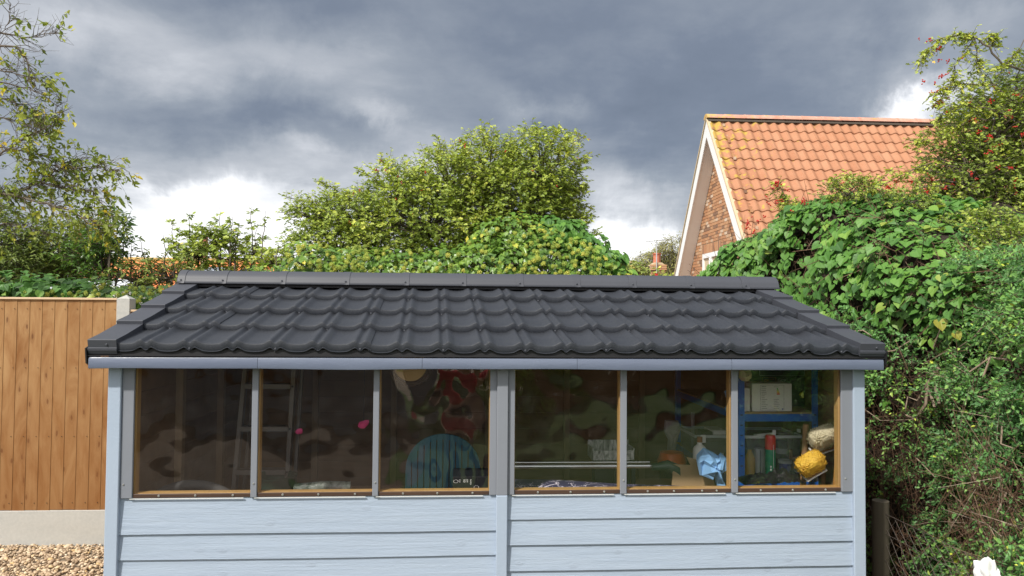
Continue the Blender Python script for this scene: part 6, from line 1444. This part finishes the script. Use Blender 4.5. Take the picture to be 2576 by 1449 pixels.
# roof as individual courses of pantiles, near ones singly
per, crs = .28, .33; sl = math.hypot(zr-ze, 3.0); ncr = int(sl/crs); cols = int((x1-x0)/per); V, Fc_, tn = [], [], []
kx = 5; ti = 0; allp = []
for r_ in range(ncr):
    for c_ in range(cols):
        s0 = r_*crs; b = len(V)
        for s, h in ((s0-.03, .05), (s0+crs, .0)):
            for i in range(kx):
                x = x0+(c_+i/(kx-1))*per; hh = h+.035*math.sin(2*PI*i/(kx-1)); f = s/sl; V.append((x, -1.0+3.0*f, ze+(zr-ze)*f+hh))
        for i in range(kx-1): Fc_.append((b+i, b+i+1, b+kx+i+1, b+kx+i))
        tn += [R.random()]*(kx-1)
link('pantiles', npmesh('pantiles', V, np.array(Fc_), mat('far_pantile', None, .85, tone=('attr', [(0, (.55, .17, .05)), (1, (.72, .28, .11))])), smooth=True, tone=tn), fh, 'stuff')
MB().poly([(x0, -1, ze-.03), (x1, -1, ze-.03), (x1, 2, zr-.03), (x0, 2, zr-.03), (x1, 5, ze), (x0, 5, ze)], [(0, 1, 2, 3), (3, 2, 4, 5)]).build('roof', m_oroof, fh)
MB().tube([(x0, 2, zr), (x1, 2, zr)], .12, 8).build('ridge', m_ridge, fh, smooth=True)
MB().box(x0+.2, x1-.2, -.5, 4.5, 0, ze).build('wall', m_cream, fh); MB().box(x0, x1, -1.02, -.9, ze-.15, ze-.01).build('gutter', m_upvc, fh)
for a in (.1, .35, .6, .85):
    wx = x0+(x1-x0)*a; w_o = MB().box(wx, wx+1.2, -.53, -.5, ze-1.3, ze-.3).build('window', m_upvc, fh); MB().box(wx+.08, wx+1.12, -.54, -.531, ze-1.2, ze-.38).build('pane', m_glass, w_o)
def chimney(name, lb, pxl, pxr, pyt, Y, mt_, pot=True, shoulder=True):
    x0, x1 = at(pxl, pyt, Y)[0], at(pxr, pyt, Y)[0]; zt = at(pxl, pyt, Y)[2]; w = x1-x0
    o = thing(name, lb, 'chimney', (x0, Y, 0)); st_ = MB(); z = max(0, zt-3.5); st_.box(0.03, w-.03, .03, w*1.1, 0, zt-.3)
    st_.build('stack', m_mortar, o)
    bl = []; rr = 0; zz = zt-2.2
    while zz < zt-.02:
        e = .0 if zz < zt-.40 else (.05 if zz < zt-.22 else .09); xx = -e
        nb = 3
        for i in range(nb): bl.append((xx+(w+2*e)*(i+.02)/nb, xx+(w+2*e)*(i+.98)/nb, -e, .12, zz, zz+.062))
        zz += .075; rr += 1
    boxes('brickwork', bl, m_brick_a, o)
    MB().prism([(-.08, zt), (w+.08, zt), (w*.8, zt+.12), (w*.2, zt+.12)], -.05, w*1.1, 'y').build('flaunching', m_verge, o)
    if pot: MB().lathe([(.0, 0), (.15, 0), (.14, .35), (.17, .37), (.17, .42), (0, .42)], 14, Matrix.Translation((w/2, w/2, zt+.08))).build('chimney_pot', P('clay_pot', (.50, .17, .10), .8), o, smooth=True)
    return o, w, zt
o, w, zt = chimney('chimney', 'brick chimney with clay pot and aerial beside the willow tree', 1642, 1670, 668, 24, None)
ae = MB().tube([(.12, -.12, zt-.35), (.12, -.12, zt+.95)], .022, 6); ae.tube([(-.35, -.12, zt+.90), (.55, -.12, zt+1.02)], .012, 5)
for i in range(9): x = -.3+i*.1; ae.tube([(x, -.32, zt+.905+.013*i), (x, .08, zt+.905+.013*i)], .006, 4)
ae.build('aerial', m_alu, o); MB().box(.06, .18, -.16, -.10, zt-.42, zt-.30).build('bracket', m_red, o)
x, z = XZ(1605, 688, 26); o = MB().lathe([(.0, -.6), (.14, -.6), (.13, -.05), (.16, 0), (.16, .05), (0, .05)], 14, Matrix.Translation((x, 26, z))).build('chimney_pot', P('red_pot', (.48, .14, .08), .8), smooth=True); tagit(o, 'lone red chimney pot low between the ivy mound and the willow', 'chimney pot')
MB().box(x-.3, x+.3, 25.8, 26.6, 0, z-.58).build('stack', m_mortar, o)
chimney('chimney', 'red brick chimney seen through the olive shrub at the left', 184, 204, 612, 24, None); chimney('chimney', 'small red chimney seen through the three-stemmed sapling', 504, 518, 622, 26, None)
# slate-roofed outbuilding
def shedlet(name, lb, pxl, pxr, pyt, pyb, Y, mt_):
    x0, x1 = at(pxl, pyt, Y)[0], at(pxr, pyt, Y)[0]; zt, zb_ = at(pxl, pyt, Y)[2], at(pxl, pyb, Y)[2]; o = thing(name, lb, 'building', (x0, Y, 0)); w = x1-x0
    MB().poly([(0, 0, zb_), (w, 0, zb_), (w, 1.5, zt), (0, 1.5, zt), (w, 3, zb_), (0, 3, zb_)], [(0, 1, 2, 3), (3, 2, 4, 5)]).build('roof', mt_, o); MB().box(.05, w-.05, .1, 2.9, 0, zb_).build('wall', m_cream, o)
    s = MB()
    for i in range(10): s.tube([(w*(i+.5)/10, -.01, zb_+.01), (w*(i+.5)/10, 1.5, zt+.01)], .02, 4)
    s.build('roof_ribs', mt_, o)
shedlet('outbuilding', 'small dark-roofed outbuilding glimpsed right of the three-stemmed sapling', 590, 618, 664, 690, 22, P('dark_roof', (.05, .055, .075), .6))
shedlet('outbuilding', 'white-roofed outbuilding glimpsed behind the three-stemmed sapling', 490, 540, 667, 690, 23, P('pale_roof', (.62, .66, .72), .5))
shedlet('outbuilding', 'pale low building glimpsed through the dark shrub left of the orange roof', 100, 300, 695, 730, 20, P('white_roof', (.70, .72, .75), .5))
def far_tree(lb, base, D, BL, n, size, kind, mt, tone=.5, name='tree', k=6, droop=.6):
    o = thing(name, lb, 'tree', tuple(np.array(W(base[0], base[1], D))*np.array([1, 1, 0]))); L0 = np.array(o.location); b_ = [(c-L0, a, b, d) for c, a, b, d in blobs_world(BL)]
    P0, dr, idx, lump = sample_blobs(b_, n, .6); dr = unit(dr*.4+rnd_dirs(n)*.5+np.array([0, 0, -.3*droop])); sprigs(P0, dr, G.uniform(.3, .8, n), k, kind, size, .2, tone+.4*lump, mt, o, m_bark, part='crown', droop=droop, twr=.008); skeleton((0, 0, 0), b_, idx, P0, o, .2, 60)
far_tree('olive willow tree behind the chimney, left of the brick gable', (1660, 900), 34, [(1665, 650, 34, 32, 34, 1.5), (1620, 665, 34, 24, 28, 1.5), (1690, 625, 34, 26, 30, 1.5), (1650, 690, 34, 50, 30, 1.5), (1700, 680, 34, 36, 40, 1.5)], 1500, .20, 'willow', m_far, name='willow_tree')
far_tree('low green tree between the ivy mound and the willow', (1585, 900), 30, [(1580, 680, 30, 18, 22, 1.2), (1600, 690, 30, 22, 20, 1.2), (1555, 700, 30, 30, 26, 1.2)], 420, .18, 'oval', m_sapl, .6)
far_tree('low leafy tree in front of the chimney foot', (1680, 900), 21, [(1683, 702, 21, 22, 16, .8), (1660, 715, 21, 30, 14, .8)], 240, .11, 'oval', m_haw, .5)
far_tree('distant tree far beyond the left shrubs', (60, 900), 40, [(40, 690, 40, 90, 50, 3), (170, 705, 40, 70, 30, 3), (-150, 680, 40, 150, 60, 3)], 700, .3, 'oval', m_sapl, .35)

# ------------------------------------------------------------------ the garden behind the viewer, seen only in the panes
def person():
    o = thing('person', 'person in red T-shirt and dark trousers holding up a phone, mirrored in the third window', 'person', (1.66, -4.02, 0))
    m_rt = P('red_tshirt', (.50, .035, .05), .8); m_tr = P('dark_trousers', (.03, .028, .035), .85)
    def skin(name, V, E, rad, mt, sub=2):
        me = bpy.data.meshes.new(name); me.from_pydata(V, E, []); me.materials.append(mt); q = link(name, me, o); md = q.modifiers.new('s', 'SKIN'); md.use_smooth_shade = True
        for i, r in enumerate(rad): me.skin_vertices[0].data[i].radius = r if isinstance(r, tuple) else (r, r)
        me.skin_vertices[0].data[0].use_root = True; sb_ = q.modifiers.new('d', 'SUBSURF'); sb_.levels = sub; sb_.render_levels = sub; return q
    V = [(0, 0, .96), (0, 0, 1.15), (0, .01, 1.35), (0, .02, 1.46), (0, .02, 1.54), (0, .04, 1.64), (0, .035, 1.74),
         (-.18, .01, 1.43), (-.29, .17, 1.40), (-.13, .40, 1.80), (-.07, .46, 1.93), (.18, .01, 1.43), (.29, .17, 1.40), (.13, .40, 1.80), (.07, .46, 1.93),
         (-.10, 0, .88), (-.12, .02, .48), (-.13, 0, .09), (-.13, .14, .04), (.10, 0, .88), (.12, .02, .48), (.13, 0, .09), (.13, .14, .04)]
    E = [(0, 1), (1, 2), (2, 3), (3, 4), (4, 5), (5, 6), (3, 7), (7, 8), (8, 9), (9, 10), (3, 11), (11, 12), (12, 13), (13, 14), (0, 15), (15, 16), (16, 17), (17, 18), (0, 19), (19, 20), (20, 21), (21, 22)]
    rad = [(.15, .10), (.14, .10), (.16, .11), (.10, .08), .055, (.080, .10), (.07, .085), .06, .045, .032, .026, .06, .045, .032, .026, .085, .058, .042, .035, .085, .058, .042, .035]
    skin('body', V, E, rad, m_hand)
    skin('t_shirt', [(0, 0, .94), (0, 0, 1.15), (0, .01, 1.36), (0, .02, 1.47), (-.18, .01, 1.43), (-.27, .12, 1.41), (.18, .01, 1.43), (.27, .12, 1.41)], [(0, 1), (1, 2), (2, 3), (3, 4), (4, 5), (3, 6), (6, 7)], [(.185, .13), (.17, .12), (.185, .13), (.10, .09), .085, .075, .085, .075], m_rt)
    skin('trousers', [(0, 0, .98), (-.10, 0, .88), (-.12, .02, .48), (-.13, 0, .10), (.10, 0, .88), (.12, .02, .48), (.13, 0, .10)], [(0, 1), (1, 2), (2, 3), (0, 4), (4, 5), (5, 6)], [(.165, .12), .10, .075, .062, .10, .075, .062], m_tr)
    h = MB(); bmesh.ops.create_icosphere(h.bm, subdivisions=3, radius=.098); bmesh.ops.translate(h.bm, verts=h.bm.verts, vec=(0, .02, 1.70)); 
    for v in h.bm.verts:
        if v.co.z < 1.69 and v.co.y > .03: v.co.z = 1.70; v.co.y -= .02
    h.build('hair', P('brown_hair', (.07, .04, .025), .8), o, smooth=True)
    for sx in (-1, 1):
        for k in range(4): MB().tube([(sx*.075, .475, 1.945-.012*k+.03), (sx*.062, .495, 1.965-.012*k+.03), (sx*.045, .497, 1.968-.012*k+.03)], [.007, .0065, .005], 6).build('finger', m_hand, o, smooth=True)
        MB().tube([(sx*.065, .465, 1.95), (sx*.045, .485, 1.985)], [.009, .007], 6).build('thumb', m_hand, o, smooth=True)
        f = MB().box(sx*.13-.05, sx*.13+.05, -.08, .20, 0, .08).build('shoe', m_dark, o, bevel=.02)
        MB().lathe([(0, .012), (.012, .008), (.014, 0), (0, -.01)], 8, Matrix.Translation((sx*.033, .125, 1.69)) @ Matrix.Rotation(-PI/2, 4, 'X')).build('eye', m_white, o)
    MB().prism([(-.012, 1.63), (.012, 1.63), (.004, 1.68), (-.004, 1.68)], .12, .15).build('nose', m_hand, o)
    ph_ = MB().box(-.078, .078, -.004, .004, -.038, .038).build('phone', m_dark, None, bevel=.003); ph_.location = (CAM[0], CAM[1]-.05, CAM[2]); tagit(ph_, 'black phone held up by the mirrored person', 'phone')
person()
gh = thing('rendered_house', 'low grey-rendered house with brown door and windows facing the shed', 'house', (-4.2, -9.3, 0))
MB().box(-5, 5, -4, 0, 0, 2.7).build('wall', mat('grey_render', (.30, .29, .28), .9), gh); MB().poly([(-5.3, .3, 2.6), (5.3, .3, 2.6), (5.3, -2, 4.0), (-5.3, -2, 4.0), (5.3, -4.3, 2.6), (-5.3, -4.3, 2.6)], [(0, 1, 2, 3), (3, 2, 4, 5)]).build('roof', mat('brown_roof', (.17, .085, .05), .9), gh)
for x in (-4, -1.2, 1.6): w_o = MB().box(x, x+1.6, 0.002, .05, .9, 2.1).build('window', mat('brown_window', (.16, .07, .03), .6), gh); MB().box(x+.1, x+1.5, .051, .06, 1.0, 2.0).build('pane', m_glass, w_o)
sheet('patio', -10, .9, -9.2, -4.6, .006, mat('brown_paving', (.13, .095, .065), .9, var=(3, (1, 1, 1), .5, (.08, .06, .045))))
gf = thing('garden_fence', 'brown board fence across the far end of the lawn', 'fence', (6, -12, 0))
for i in range(60): MB().box(-3.5+i*.15, -3.36+i*.15, -.01+.004*(i % 2), .012, 0, 1.8).build('fence_board', m_fence, gf)
gc = thing('garden_bush', 'rounded green bush at the end of the lawn', 'bush', (2.6, -11, 0)); n = 1500; d = rnd_dirs(n); d[:, 2] = abs(d[:, 2]); leaves('bush_leaves', 'oval', d*np.array([1.1, .8, 1.5])*G.uniform(.8, 1, (n, 1)), d, rnd_dirs(n), np.full(n, .12), G.uniform(.2, .6, n), m_haw, gc)
MB().tube([(0, 0, 0), (0, 0, 1)], .05, 6).build('trunk', m_bark, gc)
